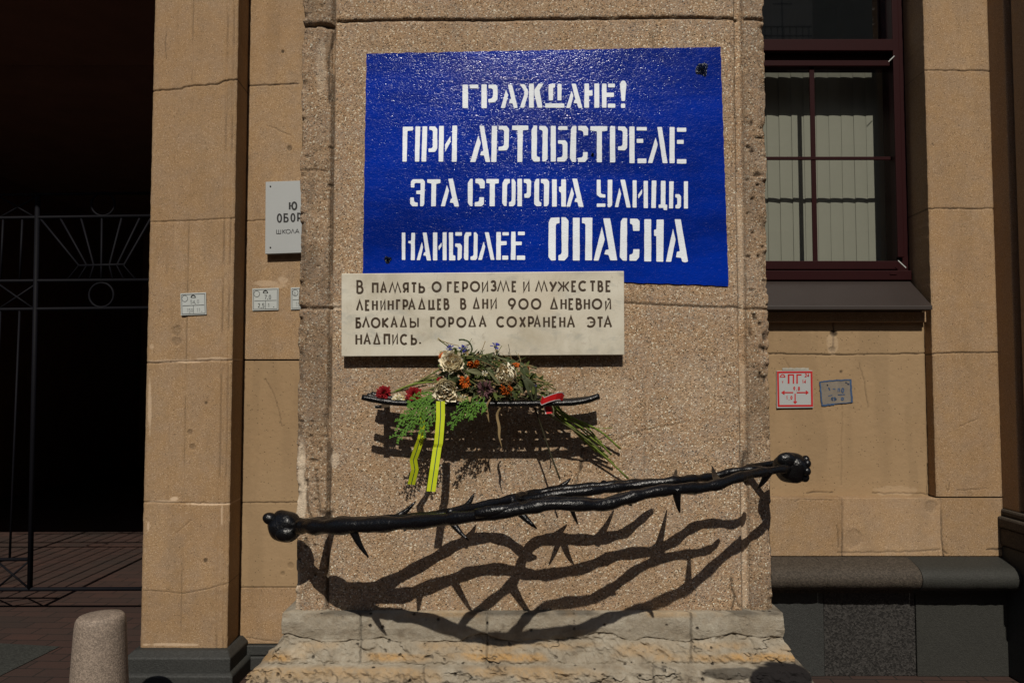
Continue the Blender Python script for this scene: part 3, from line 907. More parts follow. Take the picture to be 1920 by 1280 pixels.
# sill
ys0, ys1 = 4.40, YWIN - .08
zs0, zs1 = pp(1560, 573, ys0).z, pp(1560, 527, ys1).z
m = MB(); xe = 2.342
m.add([(xw0, ys0, zs0), (xe - .01, ys0, zs0), (xe, ys1, zs1), (xw0, ys1, zs1), (xw0, ys0, zs0 - .022), (xe - .01, ys0, zs0 - .022), (xe, ys1, zs0 - .022), (xw0, ys1, zs0 - .022)],
      [(0, 1, 2, 3), (4, 7, 6, 5), (0, 4, 5, 1), (1, 5, 6, 2), (2, 6, 7, 3), (3, 7, 4, 0)])
m.build('window_sill', M['sillmetal'], fac, bevel=.003)
m = MB(); m.box(xw0, xw1 - .002, YRB - .03, YWIN - .02, zs0 - .085, zs0 - .025); m.build('under_sill', M['wall'], fac, bevel=.004)
# window lintel and the wall above
m = MB(); m.box(.9, 2.72, YRP + .002, 4.82, 4.42, 4.6); m.build('window_lintel', M['wall'], fac)
m = MB(); m.box(-9, 6, 4.34, 5.0, 4.605, 8.0); m.build('upper_wall', M['wall'], fac)

# vertical blind
YB = YWIN + .21
bl = empty('vertical_blind', (1.9, YB, 3.2), None, 'pale vertical slat blind hanging behind the window panes at right', 'blind')
x = 1.02; k = 0
rr = random.Random(5)
zb0, zb1 = pp(1500, 500, YB).z, pp(1500, 100, YB).z
while x < 2.38:
    w = .084
    mm = MB()
    tw = math.radians(4 + rr.uniform(-2.5, 2.5))
    cx, sx = math.cos(tw) * w / 2, math.sin(tw) * w / 2
    N = 6
    vs = []
    for i in range(N + 1):
        q = i / N * 2 - 1
        bow = .0025 * (1 - q * q)
        for z in (zb0, zb1 + .02):
            vs.append((x + cx * q, YB + sx * q - bow, z))
    mm.add(vs, [(2 * i, 2 * i + 2, 2 * i + 3, 2 * i + 1) for i in range(N)], 0, True)
    mm.build('slat', M['blind'], bl)
    x += .0785; k += 1
m = MB(); m.box(.98, 2.42, YB - .02, YB + .03, zb1 + .02, zb1 + .05); m.build('head_rail', M['roomdark'], bl)

# --- archway passage at left
m = MB()
m.box(-1.999, -1.60, 4.56, 15, 0, 4.6); m.build('passage_wall', M['passage'], fac)
m = MB(); m.box(-7.2, -7.0, 4.34, 15, 0, 4.6); m.build('passage_wall', M['passage'], fac)
m = MB(); m.box(-7.2, -1.6, 15, 15.2, 0, 4.6); m.build('passage_end', M['passage'], fac)
m = MB(); m.box(-7.2, -1.6, 4.62, 15.2, 4.40, 4.6); m.build('passage_ceiling', M['passage'], fac)
m = MB(); m.box(-7.0, -2.0, 6.95, 7.3, 4.27, 4.398); m.build('passage_beam', M['passage'], fac)
m = MB(); m.box(-7.0, LX0 - .002, 4.34, 4.62, 4.02, 4.602); m.build('passage_lintel', M['wall'], fac)
m = MB(); m.box(-9.5, -7.2, 4.34, 4.8, 0, 4.602); m.build('pilaster', M['wall'], fac)

# ------------------------------------------------------------------ gate in the archway
YG = 5.6
gate = empty('iron_gate', pp(60, 1104, YG), None, 'dark iron gate with rings and a fan of bars inside the archway', 'gate')
def gbar(name, a, b, r=.011, Y=YG, n=6):
    mm = MB(); mm.tube([pp(*a, Y), pp(*b, Y)], r, n); return mm.build(name, M['gate'], gate)
RX = 283
for (a, b, r) in (((-420, 372), (RX, 362), .010), ((-420, 415), (RX, 405), .013), ((-420, 530), (RX, 525), .013), ((-420, 585), (RX, 577), .013), ((-420, 1050), (53, 1048), .014), ((-420, 1106), (RX, 1103), .016)):
    gbar('rail', a, b, r)
for (a, b, r) in (((71, 366), (56, 1104), .018), ((-240, 366), (-270, 1104), .018)):
    gbar('post', a, b, r)
for i, u in enumerate(range(-400, 60, 36)):
    if abs(u + 255) < 14: continue
    gbar('upright', (u + 36 * .28, 412), (u + 5, 526), .008)
    gbar('upright', (u + 5, 580), (u - 14, 1050), .008)
for (u, v, r) in ((193, 383, 22), (190, 553, 23), (-120, 385, 22), (-122, 555, 23)):
    mm = MB(); c = pp(u, v, YG); R = r / FPX * YG
    mm.tube([c + Vector((R * math.cos(t * math.pi / 16), 0, R * math.sin(t * math.pi / 16))) for t in range(33)], .008, 6, caps=False)
    mm.build('ring', M['gate'], gate)
for (a, b) in (((-2, 368), (68, 409)), ((-2, 409), (68, 369)), ((-2, 533), (64, 579)), ((-2, 579), (64, 535)), ((-6, 1051), (54, 1102)), ((-6, 1102), (54, 1052)),
               ((-70, 1051), (-6, 1102)), ((-70, 1102), (-6, 1052)), ((-72, 368), (-2, 409)), ((-72, 409), (-2, 369))):
    gbar('cross_bar', a, b, .007)
gbar('fan_bar', (147, 498), (233, 496), .009)
for (t, f, b) in ((75, 148, 126), (113, 163, 146), (152, 176, 168), (191, 190, 190), (228, 205, 212), (262, 219, 233), (283, 232, 255)):
    mm = MB(); mm.tube([pp(t, 409, YG), pp(f, 497, YG), pp(b, 525, YG)], .0075, 6); mm.build('fan_bar', M['gate'], gate)

# ------------------------------------------------------------------ bollard
YBO = 3.62
bx = pp(189, 1150, YBO).x
m = MB()
ztop = pp(189, 1152, YBO).z
prof = [(0.0, .122), (.02, .126), (.20, .122), (ztop - .05, .106), (ztop - .022, .103), (ztop - .010, .098), (ztop, .089), (ztop + .003, .05), (ztop + .004, .0001)]
vs = []; N = 40
rr = random.Random(3)
for z, r in prof:
    for j in range(N):
        a = 2 * math.pi * j / N
        r_ = r * (1 + .004 * math.sin(3 * a + z * 9) + rr.uniform(-.006, .006))
        vs.append((bx + r_ * math.cos(a), YBO + r_ * math.sin(a), z + (.003 * math.cos(a) if z > .3 else 0)))
fs = [(i * N + j, i * N + (j + 1) % N, (i + 1) * N + (j + 1) % N, (i + 1) * N + j) for i in range(len(prof) - 1) for j in range(N)]
m.add(vs, fs, 0, True)
o = m.build('stone_bollard', M['bollard'], None, origin=(bx, YBO, 0))
tag(o, 'short round speckled granite bollard on the pavement at lower left', 'bollard')

# ------------------------------------------------------------------ building across the street (behind the camera): shades the sky low down, mirrored in the panes
opp = empty('house_across_street', (0, -27, 0), None, 'tall house across the street, seen only as a reflection in the window panes', 'building')
m = MB(); m.box(-60, 14, -38, -27, 0, 16.9); m.box(14.01, 60, -38, -26.8, 0, 25); m.build('wall', M['roomlight'], opp)
m = MB(); m.box(-60, 13.9, -38.3, -26.5, 16.905, 17.3); m.build('cornice', M['sillmetal'], opp)
m = MB()
for i in range(29):
    for j in range(4):
        x = -56 + i * 4; z = 2.2 + j * 4
        m.box(x - .8, x + .8, -26.99, -26.96, z, z + 2.3) if x < 13 else m.box(x - .8, x + .8, -26.79, -26.76, z, z + 2.3)
o = m.build('window_row', M['darkstone'], opp); o['kind'] = 'stuff'
m = MB()
for i in range(36):
    x = 3.6 + i * .29; m.box(x - .012, x + .012, -26.62, -26.60, 17.3, 18.0)
for z in (17.55, 17.98): m.box(3.5, 13.9, -26.63, -26.59, z, z + .03)
m.box(12.6, 12.64, -26.9, -26.86, 17.3, 19.6); m.box(12.2, 13.1, -26.9, -26.87, 19.2, 19.23)
m.build('roof_railing', M['darkstone'], opp)

# ------------------------------------------------------------------ painted notice on the pillar
YS = DP - .0075
notice = empty('painted_notice', pp(1025, 310, YS), None, 'large blue painted wall notice with white stencilled Russian lettering', 'notice')
rr = random.Random(11)
def wobble(a, b, n, amp):
    out = []
    for i in range(n):
        t = i / n
        out.append((a[0] + (b[0] - a[0]) * t + rr.uniform(-amp, amp), a[1] + (b[1] - a[1]) * t + rr.uniform(-amp, amp)))
    return out
c = [(687, 101), (1351, 88), (1366, 536), (680, 512)]
outline = wobble(c[0], c[1], 90, .9) + wobble(c[1], c[2], 60, .7) + wobble(c[2], c[3], 90, 1.0) + wobble(c[3], c[0], 60, .7)
m = MB(); m.poly([pp(u, v, YS) for u, v in outline][::-1], 0, .004)
m.build('blue_field', M['blue'], notice)

def R(x0, y0, x1, y1): return [(x0, y0), (x1, y0), (x1, y1), (x0, y1)]
STENCIL = []
# each line: origin and scale of the measured drawing, then the stencil pieces
STENCIL.append(((840, 130), .1875, [
    R(145, 155, 200, 388), R(218, 155, 303, 192),
    R(335, 152, 388, 390), [(405, 155), (475, 155), (495, 175), (495, 300), (470, 330), (405, 335), (402, 300), (435, 293), (450, 270), (450, 205), (435, 192), (405, 192)],
    [(580, 205), (602, 258), (570, 388), (527, 388)], [(598, 155), (640, 155), (697, 388), (658, 388), (645, 342), (608, 340), (622, 300), (633, 295)],
    [(718, 150), (765, 150), (800, 215), (800, 255), (762, 385), (720, 385), (765, 245), (765, 220)], R(810, 145, 858, 385), [(905, 145), (955, 145), (915, 210), (945, 385), (897, 385), (865, 260), (862, 210)],
    [(1005, 170), (1020, 148), (1070, 148), (1070, 185), (1052, 185), (1050, 312), (1008, 312)], R(1095, 148, 1135, 312), R(972, 342, 1163, 385),
    [(1235, 215), (1255, 265), (1222, 388), (1180, 388)], [(1235, 145), (1278, 145), (1345, 388), (1305, 388), (1290, 340), (1255, 340), (1265, 308), (1275, 305)],
    [(1365, 143), (1410, 143), (1410, 212), (1445, 212), (1445, 265), (1410, 265), (1410, 385), (1362, 385)], R(1463, 143, 1512, 385),
    [(1540, 145), (1585, 145), (1585, 235), (1660, 235), (1660, 278), (1585, 278), (1585, 385), (1540, 385)], R(1600, 145, 1670, 182), R(1598, 345, 1673, 385),
    [(1720, 150), (1735, 118), (1750, 113), (1770, 118), (1785, 150), (1770, 318), (1735, 318)], R(1730, 345, 1772, 387)]))
STENCIL.append(((740, 220), .14583, [
    [(105, 122), (235, 122), (235, 170), (165, 175), (155, 570), (100, 570)], [(268, 120), (330, 120), (315, 570), (260, 570)],
    [(358, 118), (418, 118), (405, 570), (345, 570)], [(445, 118), (520, 118), (548, 150), (548, 400), (520, 445), (435, 448), (435, 402), (475, 398), (490, 380), (492, 180), (475, 165), (445, 160)],
    [(572, 112), (632, 112), (625, 570), (565, 570)], [(718, 240), (718, 318), (650, 445), (648, 350)], [(742, 108), (803, 108), (797, 572), (735, 572)],
    [(1075, 235), (1108, 330), (1038, 575), (970, 575)], [(1090, 110), (1148, 110), (1228, 575), (1170, 575), (1148, 490), (1100, 490), (1110, 440), (1140, 432)],
    [(1250, 112), (1318, 112), (1308, 575), (1242, 575)], [(1338, 112), (1440, 112), (1470, 150), (1465, 385), (1440, 425), (1335, 428), (1335, 380), (1385, 375), (1405, 355), (1408, 180), (1390, 160), (1338, 160)],
    [(1510, 108), (1718, 108), (1718, 162), (1648, 168), (1640, 575), (1578, 575), (1580, 168), (1510, 162)],
    [(1760, 160), (1790, 108), (1832, 108), (1825, 490), (1840, 510), (1865, 512), (1865, 570), (1790, 570), (1760, 530)]]))
STENCIL.append(((1010, 220), .15104, [
    [(8, 108), (85, 108), (113, 140), (110, 520), (85, 548), (45, 548), (50, 175), (35, 158), (8, 155)],
    R(150, 108, 212, 550), R(245, 112, 357, 158), [(240, 285), (330, 285), (357, 320), (357, 510), (325, 550), (230, 550), (232, 500), (285, 495), (298, 470), (298, 345), (285, 330), (240, 328)],
    [(400, 150), (420, 108), (468, 108), (462, 555), (415, 555), (388, 510)], [(492, 108), (590, 108), (615, 140), (612, 225), (558, 225), (552, 180), (530, 165), (492, 160)],
    [(550, 432), (608, 432), (605, 520), (575, 555), (488, 555), (488, 505), (535, 498), (550, 480)],
    [(642, 112), (852, 112), (852, 168), (785, 175), (785, 558), (722, 558), (722, 175), (642, 165)],
    R(885, 112, 950, 560), [(985, 115), (1070, 115), (1100, 150), (1098, 380), (1070, 412), (985, 408), (985, 362), (1025, 360), (1042, 340), (1045, 185), (1030, 165), (985, 160)],
    R(1127, 115, 1190, 570), R(1217, 122, 1342, 165), R(1217, 268, 1298, 318), R(1227, 512, 1337, 570),
    [(1452, 250), (1478, 340), (1412, 568), (1357, 568)], [(1472, 122), (1530, 122), (1600, 570), (1540, 570)],
    R(1625, 122, 1687, 570), R(1717, 130, 1832, 180), R(1717, 282, 1800, 330), R(1717, 520, 1833, 575)]))
STENCIL.append(((750, 320), .14583, [
    [(140, 215), (140, 140), (165, 112), (295, 110), (320, 140), (312, 430), (295, 458), (258, 458), (262, 302), (210, 300), (210, 258), (265, 255), (265, 160), (200, 158), (185, 170), (185, 218)],
    [(132, 345), (178, 345), (180, 390), (195, 408), (228, 412), (228, 458), (160, 458), (130, 425)],
    [(350, 112), (520, 112), (520, 160), (465, 170), (460, 458), (400, 458), (405, 165), (350, 155)],
    [(603, 185), (630, 255), (578, 458), (525, 458)], [(620, 105), (680, 105), (758, 462), (702, 462), (685, 415), (640, 412), (655, 362), (672, 358)],
    [(872, 160), (905, 105), (935, 105), (932, 458), (900, 455), (872, 415)], [(970, 105), (1060, 105), (1090, 140), (1088, 228), (1028, 228), (1025, 190), (1005, 165), (970, 160)],
    [(1020, 342), (1080, 342), (1078, 430), (1050, 458), (960, 458), (962, 405), (1005, 400), (1018, 385)],
    [(1110, 108), (1270, 108), (1270, 162), (1220, 168), (1218, 458), (1152, 458), (1155, 165), (1110, 160)],
    [(1318, 160), (1345, 108), (1412, 108), (1412, 160), (1385, 170), (1378, 190), (1370, 455), (1340, 455), (1315, 420)], [(1435, 108), (1465, 108), (1488, 150), (1482, 430), (1455, 458), (1402, 458), (1402, 405), (1425, 400), (1435, 380)],
    R(1510, 105, 1568, 458), [(1592, 108), (1665, 108), (1688, 135), (1682, 320), (1660, 350), (1600, 348), (1598, 298), (1625, 295), (1632, 275), (1632, 175), (1620, 160), (1592, 155)],
    [(1728, 150), (1755, 105), (1790, 105), (1788, 385), (1800, 405), (1818, 408), (1815, 455), (1755, 458), (1725, 430)], [(1812, 108), (1890, 108), (1918, 140), (1912, 430), (1890, 458), (1850, 458), (1852, 180), (1838, 162), (1812, 158)]]))
STENCIL.append(((1020, 320), .15104, [
    R(100, 108, 158, 447), [(215, 108), (272, 108), (272, 447), (215, 447), (213, 275), (187, 258), (187, 200), (213, 198)],
    [(345, 205), (372, 290), (325, 447), (278, 447)], [(350, 100), (410, 100), (492, 452), (430, 448), (415, 390), (378, 387), (390, 345), (408, 340)],
    [(655, 113), (703, 113), (705, 280), (720, 292), (762, 295), (762, 335), (695, 332), (655, 300)], R(655, 408, 762, 450), [(792, 113), (848, 113), (845, 430), (822, 452), (790, 452)],
    [(935, 212), (958, 290), (922, 452), (880, 452)], [(948, 113), (1005, 113), (1075, 458), (1025, 458)],
    R(1100, 120, 1150, 458), [(1218, 228), (1218, 280), (1172, 348), (1168, 300)], R(1238, 127, 1290, 465),
    [(1338, 123), (1395, 123), (1388, 463), (1332, 463)], [(1452, 127), (1508, 127), (1506, 422), (1530, 422), (1528, 490), (1485, 488), (1482, 462), (1423, 462), (1423, 422), (1450, 420)],
    [(1555, 133), (1610, 133), (1602, 468), (1552, 468)], [(1630, 292), (1680, 292), (1702, 320), (1700, 445), (1680, 470), (1632, 468), (1632, 428), (1655, 420), (1655, 350), (1650, 335), (1630, 332)], R(1737, 133, 1787, 470)]))
STENCIL.append(((740, 395), .14583, [
    R(92, 282, 137, 632), [(215, 285), (262, 285), (258, 635), (207, 635), (210, 425), (175, 415), (175, 390), (210, 388)],
    [(350, 402), (365, 470), (325, 635), (283, 635)], [(360, 282), (410, 282), (467, 640), (415, 640), (400, 578), (367, 575), (380, 535), (398, 532)],
    R(492, 280, 548, 638), [(603, 410), (603, 455), (568, 510), (563, 460)], R(617, 278, 668, 637),
    [(697, 280), (750, 280), (750, 570), (780, 580), (780, 638), (700, 638)], R(780, 277, 865, 322), [(778, 422), (840, 422), (865, 450), (862, 605), (835, 635), (808, 635), (812, 480), (800, 465), (778, 462)],
    [(895, 320), (915, 278), (985, 278), (983, 320), (955, 325), (950, 345), (945, 635), (905, 635), (890, 610)], [(1018, 278), (1045, 278), (1068, 310), (1062, 610), (1040, 635), (975, 632), (975, 590), (1005, 583), (1015, 565)],
    [(1142, 397), (1165, 460), (1122, 632), (1073, 632)], [(1158, 278), (1210, 278), (1283, 632), (1235, 632)],
    [(1308, 275), (1365, 275), (1365, 392), (1440, 392), (1440, 440), (1365, 445), (1365, 632), (1305, 632)], R(1385, 277, 1467, 318), R(1383, 577, 1460, 630),
    [(1500, 270), (1553, 270), (1553, 398), (1635, 398), (1633, 442), (1555, 445), (1553, 632), (1493, 632)], R(1585, 270, 1673, 315), R(1570, 577, 1677, 632)]))
STENCIL.append(((1010, 395), .15625, [
    [(120, 140), (145, 85), (250, 80), (250, 150), (215, 155), (205, 180), (205, 595), (150, 598), (117, 555)], [(272, 78), (325, 80), (358, 120), (352, 550), (310, 598), (237, 595), (237, 535), (265, 525), (277, 500)],
    R(410, 85, 492, 597), [(520, 85), (645, 85), (640, 595), (557, 595), (562, 170), (550, 152), (520, 150)],
    [(758, 195), (793, 345), (718, 598), (660, 598)], [(775, 92), (857, 92), (943, 595), (860, 595), (838, 530), (787, 522), (805, 470), (842, 465)],
    [(985, 130), (1010, 90), (1062, 90), (1058, 600), (1010, 598), (973, 555)], [(1097, 95), (1185, 97), (1212, 125), (1210, 242), (1133, 242), (1128, 175), (1115, 160), (1097, 158)], [(1135, 462), (1210, 462), (1205, 560), (1170, 600), (1090, 600), (1090, 530), (1120, 520), (1133, 505)],
    R(1268, 103, 1350, 608), [(1415, 107), (1500, 107), (1495, 612), (1412, 610), (1412, 305), (1385, 300), (1385, 230), (1412, 225)],
    [(1612, 215), (1643, 345), (1590, 612), (1527, 612)], [(1632, 103), (1705, 103), (1792, 610), (1755, 620), (1722, 610), (1710, 565), (1648, 558), (1660, 492), (1695, 487)]]))
YT = YS - .0016
groups = [(0,), (1, 2), (3, 4), (5,), (6,)]
for g in groups:
    m = MB()
    for gi in g:
        (ox, oy), k, pieces = STENCIL[gi]
        for pc in pieces:
            # brush-soft corners: cut each corner a little, wobble the long edges
            pts = []
            n = len(pc)
            for i in range(n):
                a, b, c2 = Vector(pc[i - 1]), Vector(pc[i]), Vector(pc[(i + 1) % n])
                for q in (a, c2):
                    d = (q - b); L = d.length
                    pts.append(b + d / L * min(5.0, L * .3))
            o2 = []
            for i in range(len(pts)):
                a, b = pts[i], pts[(i + 1) % len(pts)]
                L = (b - a).length; s = max(1, int(L / 45))
                for j in range(s):
                    t = j / s
                    o2.append(a + (b - a) * t + (Vector((rr.uniform(-1.6, 1.6), rr.uniform(-1.6, 1.6))) if j else Vector((0, 0))))
            m.poly([pp(ox + q.x * k, oy + q.y * k, YT) for q in o2], 0, .0012)
    m.build('lettering', M['white'], notice)
# painted-over shell scars
for (u, v, r, sd) in ((1316, 131, 15, 1), (727, 487, 8, 2), (1111, 290, 4, 3)):
    rq = random.Random(sd); k = r / FPX * DP
    lobes = [rq.uniform(.65, 1.15) for _ in range(12)]
    m = MB()
    vs = []; NR, NA = 9, 36
    cpt = pp(u, v, YS)
    for i in range(NR + 1):
        for j in range(NA):
            a = 2 * math.pi * j / NA
            rad = i / NR * k * (lobes[int(j / 3) % 12] * (1 - (j % 3) / 3) + lobes[(int(j / 3) + 1) % 12] * (j % 3) / 3)
            hh = .0012 + (.012 * (1 - (i / NR) ** 2) * rq.uniform(.2, 1.0) if i < NR else 0)
            vs.append(cpt + Vector((rad * math.cos(a) * .85, -hh, rad * math.sin(a))))
    m.add(vs, [(i * NA + j, i * NA + (j + 1) % NA, (i + 1) * NA + (j + 1) % NA, (i + 1) * NA + j) for i in range(NR) for j in range(NA)], 0, False)
    m.build('shell_scar', M['bluedark'], notice)

# ------------------------------------------------------------------ stroke lettering
def arc(cx, cy, rx, ry, a0, a1, n=14):
    return [(cx + rx * math.cos(math.radians(a0 + (a1 - a0) * i / n)), cy + ry * math.sin(math.radians(a0 + (a1 - a0) * i / n))) for i in range(n + 1)]
V1 = [(0, 0), (0, 1)]
GLY = {
 'А': [[(0, 0), (.5, 1.06), (1, 0)], [(.27, .34), (.73, .34)]],
 'Б': [[(.95, 1), (0, 1), (0, 0), (.45, 0)] + arc(.5, .28, .48, .28, -90, 90) + [(.02, .56)]],
 'В': [[(0, 0), (0, 1), (.4, 1)] + arc(.42, .77, .40, .23, 90, -90) + [(0, .54)], [(0, .54), (.45, .54)] + arc(.48, .27, .5, .27, 90, -90) + [(0, 0)]],
 'Г': [[(0, 0), (0, 1), (1, 1)]],
 'Д': [[(.10, .04), (.5, 1.06), (.90, .04)], [(-.02, .04), (1.02, .04)]],
 'Е': [[(1, 1), (0, 1), (0, 0), (1, 0)], [(0, .53), (.72, .53)]],
 'Ж': [[(.5, 0), (.5, 1)], [(0, 1), (.36, .53), (0, 0)], [(1, 1), (.64, .53), (1, 0)], [(.34, .53), (.66, .53)]],
 'З': [[(.05, .84)] + arc(.45, .76, .42, .24, 150, -90) + [(.35, .52)], [(.40, .52)] + arc(.47, .26, .5, .26, 90, -150)],
 'И': [[(0, 1), (0, 0), (1, 1.04), (1, 0)]],
 'Й': [[(0, .92), (0, -.04), (1, 1.0), (1, 0)], [(.35, 1.16), (.9, 1.12)]],
 'К': [V1, [(1, 1), (.06, .5), (1, 0)]],
 'Л': [[(0, 0), (.5, 1.04), (1, 0)]],
 'М': [[(0, 0), (.27, 1.05), (.5, .02), (.73, 1.05), (1, 0)]],
 'Н': [V1, [(1, 0), (1, 1)], [(0, .54), (1, .54)]],
 'О': [arc(.5, .5, .5, .5, 0, 360, 32)],
 'П': [[(0, 0), (0, 1), (1, 1), (1, 0)]],
 'Р': [[(0, 0), (0, 1), (.45, 1)] + arc(.5, .69, .5, .31, 90, -90) + [(0, .38)]],
 'С': [arc(.58, .5, .56, .5, 48, 312, 24)],
 'Т': [[(0, 1), (1, 1)], [(.5, 1), (.5, 0)]],
 'У': [[(0, 1), (.5, .38)], [(1, 1), (.22, 0)]],
 'Х': [[(0, 1), (1, 0)], [(1, 1), (0, 0)]],
 'Ц': [[(0, 1), (0, .03), (1, .03), (1, -.06)], [(.8, 1), (.8, .03)]],
 'Ы': [[(0, 1), (0, 0), (.3, 0)] + arc(.34, .27, .34, .27, -90, 90) + [(0, .54)], [(1, 0), (1, 1)]],
 'Ь': [[(0, 1), (0, 0), (.45, 0)] + arc(.5, .28, .5, .28, -90, 90) + [(0, .56)]],
 'Э': [arc(.42, .5, .56, .5, 135, -135, 24), [(.35, .5), (.98, .5)]],
 'Я': [[(1, 0), (1, 1), (.55, 1)] + arc(.5, .69, .5, .31, 90, 270) + [(1, .38)], [(.5, .38), (.02, 0)]],
 'Ш': [[(0, 1), (0, 0), (1, 0), (1, 1)], [(.5, 1), (.5, 0)]],
 'Ю': [V1, arc(.68, .5, .32, .5, 0, 360, 24), [(0, .5), (.36, .5)]],
 '9': [arc(.5, .66, .48, .34, -40, 320, 26), [(.90, .50), (.42, -.04)]],
 '0': [arc(.5, .5, .5, .5, 0, 360, 30)],
 '.': [[(.5, .1), (.5, .9)]],
 '1': [[(.1, .78), (.55, 1), (.55, 0)]],
 '2': [[(.02, .78)] + arc(.5, .74, .46, .26, 160, -20) + [(0, 0), (1, 0)]],
 '4': [[(.75, 0), (.75, 1), (0, .28), (1, .28)]],
 '5': [[(.95, 1), (.1, 1), (.05, .58), (.4, .62)] + arc(.45, .31, .5, .31, 80, -150)],
 '7': [[(0, 1), (1, 1), (.35, 0)]],
 '8': [arc(.5, .75, .42, .25, 0, 360, 18), arc(.5, .25, .5, .25, 0, 360, 18)],
 'v': [[(0, 1), (.5, 0), (1, 1)]],
}
LZ = [0]
def stroke(mb, pts, w, Y, mi=0, closed=False):
    """a flat stroke along pixel points (already in photo pixels), standing on plane Y"""
    LZ[0] = (LZ[0] + 1) % 7
    y = Y - .00012 * LZ[0]
    P = [Vector(p) for p in pts]
    if closed or (P[0] - P[-1]).length < 1e-3:
        closed = True
        if (P[0] - P[-1]).length < 1e-3: P = P[:-1]
    # drop repeats
    Q = [P[0]]
    for p in P[1:]:
        if (p - Q[-1]).length > .05: Q.append(p)
    P = Q; n = len(P)
    if n < 2: return
    L = []; Rr = []
    for i in range(n):
        if closed: a, b = P[i - 1], P[(i + 1) % n]
        else: a, b = P[max(0, i - 1)], P[min(n - 1, i + 1)]
        d1 = (P[i] - a) if (P[i] - a).length > 1e-6 else (b - P[i])
        d2 = (b - P[i]) if (b - P[i]).length > 1e-6 else d1
        d1 = d1.normalized(); d2 = d2.normalized()
        n1 = Vector((-d1.y, d1.x)); n2 = Vector((-d2.y, d2.x))
        mv = n1 + n2
        if mv.length < .2: mv = n1
        mv.normalize()
        k = min(2.2, 1 / max(.3, mv.dot(n1)))
        L.append(P[i] + mv * w / 2 * k); Rr.append(P[i] - mv * w / 2 * k)
    vs = [pp(p.x, p.y, y) for p in L] + [pp(p.x, p.y, y) for p in Rr]
    rng = range(n) if closed else range(n - 1)
    mb.add(vs, [(i, (i + 1) % n, n + (i + 1) % n, n + i) for i in rng], mi)

def letter(mb, ch, x0, x1, yb0, yt0, w, Y, mi=0, shear=0.0):
    if ch == '.': w = min(w, (x1 - x0) * .6)
    hw = w / 2
    for st in GLY[ch]:
        pts = []
        for (gx, gy) in st:
            x = x0 + hw + gx * (x1 - x0 - w)
            if ch == '.': x = (x0 + x1) / 2
            y = yb0 - hw * .8 + gy * (yt0 - yb0 + w * .8) if ch not in '.' else yb0 - (x1 - x0) / 2 + (gy - .5) * (x1 - x0)
            pts.append((x + shear * gy, y))
        bar = len(st) == 2 and abs(st[0][1] - st[1][1]) < .01 and 0 < st[0][1] < .9 and w > 2
        if ch == '.': w = x1 - x0
        stroke(mb, pts, w * (.55 if bar else .74 if ch in 'МЖ' else .85 if ch in 'ЫИЙ' else 1.0), Y, mi)

# marble plaque
YQ = pf(900, 600, .062).y
plaque = empty('marble_plaque', pp(905, 590, YQ), None, 'pale marble memorial plaque with bronze Russian lettering under the blue notice', 'plaque')
m = MB()
q = [pp(u, v, YQ) for u, v in ((640, 513), (1170, 508), (1171, 665), (640, 668))]
back = [Vector((p.x, DP - .002, p.z)) for p in q]
m.add(q + back, [(3, 2, 1, 0), (0, 1, 5, 4), (1, 2, 6, 5), (2, 3, 7, 6), (3, 0, 4, 7), (4, 5, 6, 7)])
m.build('slab', M['marble'], plaque, bevel=.003)
k = .14583
A = [
 [('В', 193, 288, 312, 138), ('П', 392, 478, 307, 172), ('А', 497, 588, 305, 168), ('М', 605, 775, 305, 166), ('Я', 787, 868, 304, 168), ('Т', 890, 978, 302, 165), ('Ь', 992, 1078, 300, 163), ('О', 1160, 1290, 290, 155),
  ('Г', 1357, 1432, 297, 158), ('Е', 1450, 1527, 295, 156), ('Р', 1552, 1632, 295, 155), ('О', 1652, 1785, 285, 150), ('И', 1803, 1892, 293, 152)],
 [('Л', 188, 283, 530, 396), ('Е', 303, 372, 530, 393), ('Н', 392, 470, 529, 391), ('И', 497, 572, 528, 390), ('Н', 594, 675, 526, 388), ('Г', 702, 772, 525, 386), ('Р', 787, 862, 524, 385), ('А', 856, 955, 523, 384), ('Д', 978, 1092, 521, 382),
  ('Ц', 1117, 1205, 520, 381), ('Е', 1230, 1295, 518, 379), ('В', 1314, 1392, 517, 372), ('В', 1527, 1610, 515, 370), ('Д', 1682, 1788, 513, 372), ('Н', 1810, 1890, 512, 368)],
 [('Б', 182, 258, 752, 618), ('Л', 264, 368, 752, 618), ('О', 378, 504, 752, 616), ('К', 522, 612, 751, 614), ('А', 630, 725, 750, 614), ('Д', 744, 852, 748, 612), ('Ы', 877, 998, 747, 612), ('Г', 1142, 1212, 747, 610), ('О', 1217, 1347, 745, 610),
  ('Р', 1374, 1452, 747, 610), ('О', 1477, 1608, 744, 610), ('Д', 1622, 1742, 745, 608), ('А', 1765, 1868, 745, 606)],
 [('Н', 180, 268, 970, 828), ('А', 282, 380, 968, 828), ('Д', 400, 512, 968, 826), ('П', 542, 628, 968, 828), ('И', 650, 732, 968, 828), ('С', 750, 855, 968, 830), ('Ь', 892, 975, 967, 828), ('.', 1000, 1024, 955, 930)]]
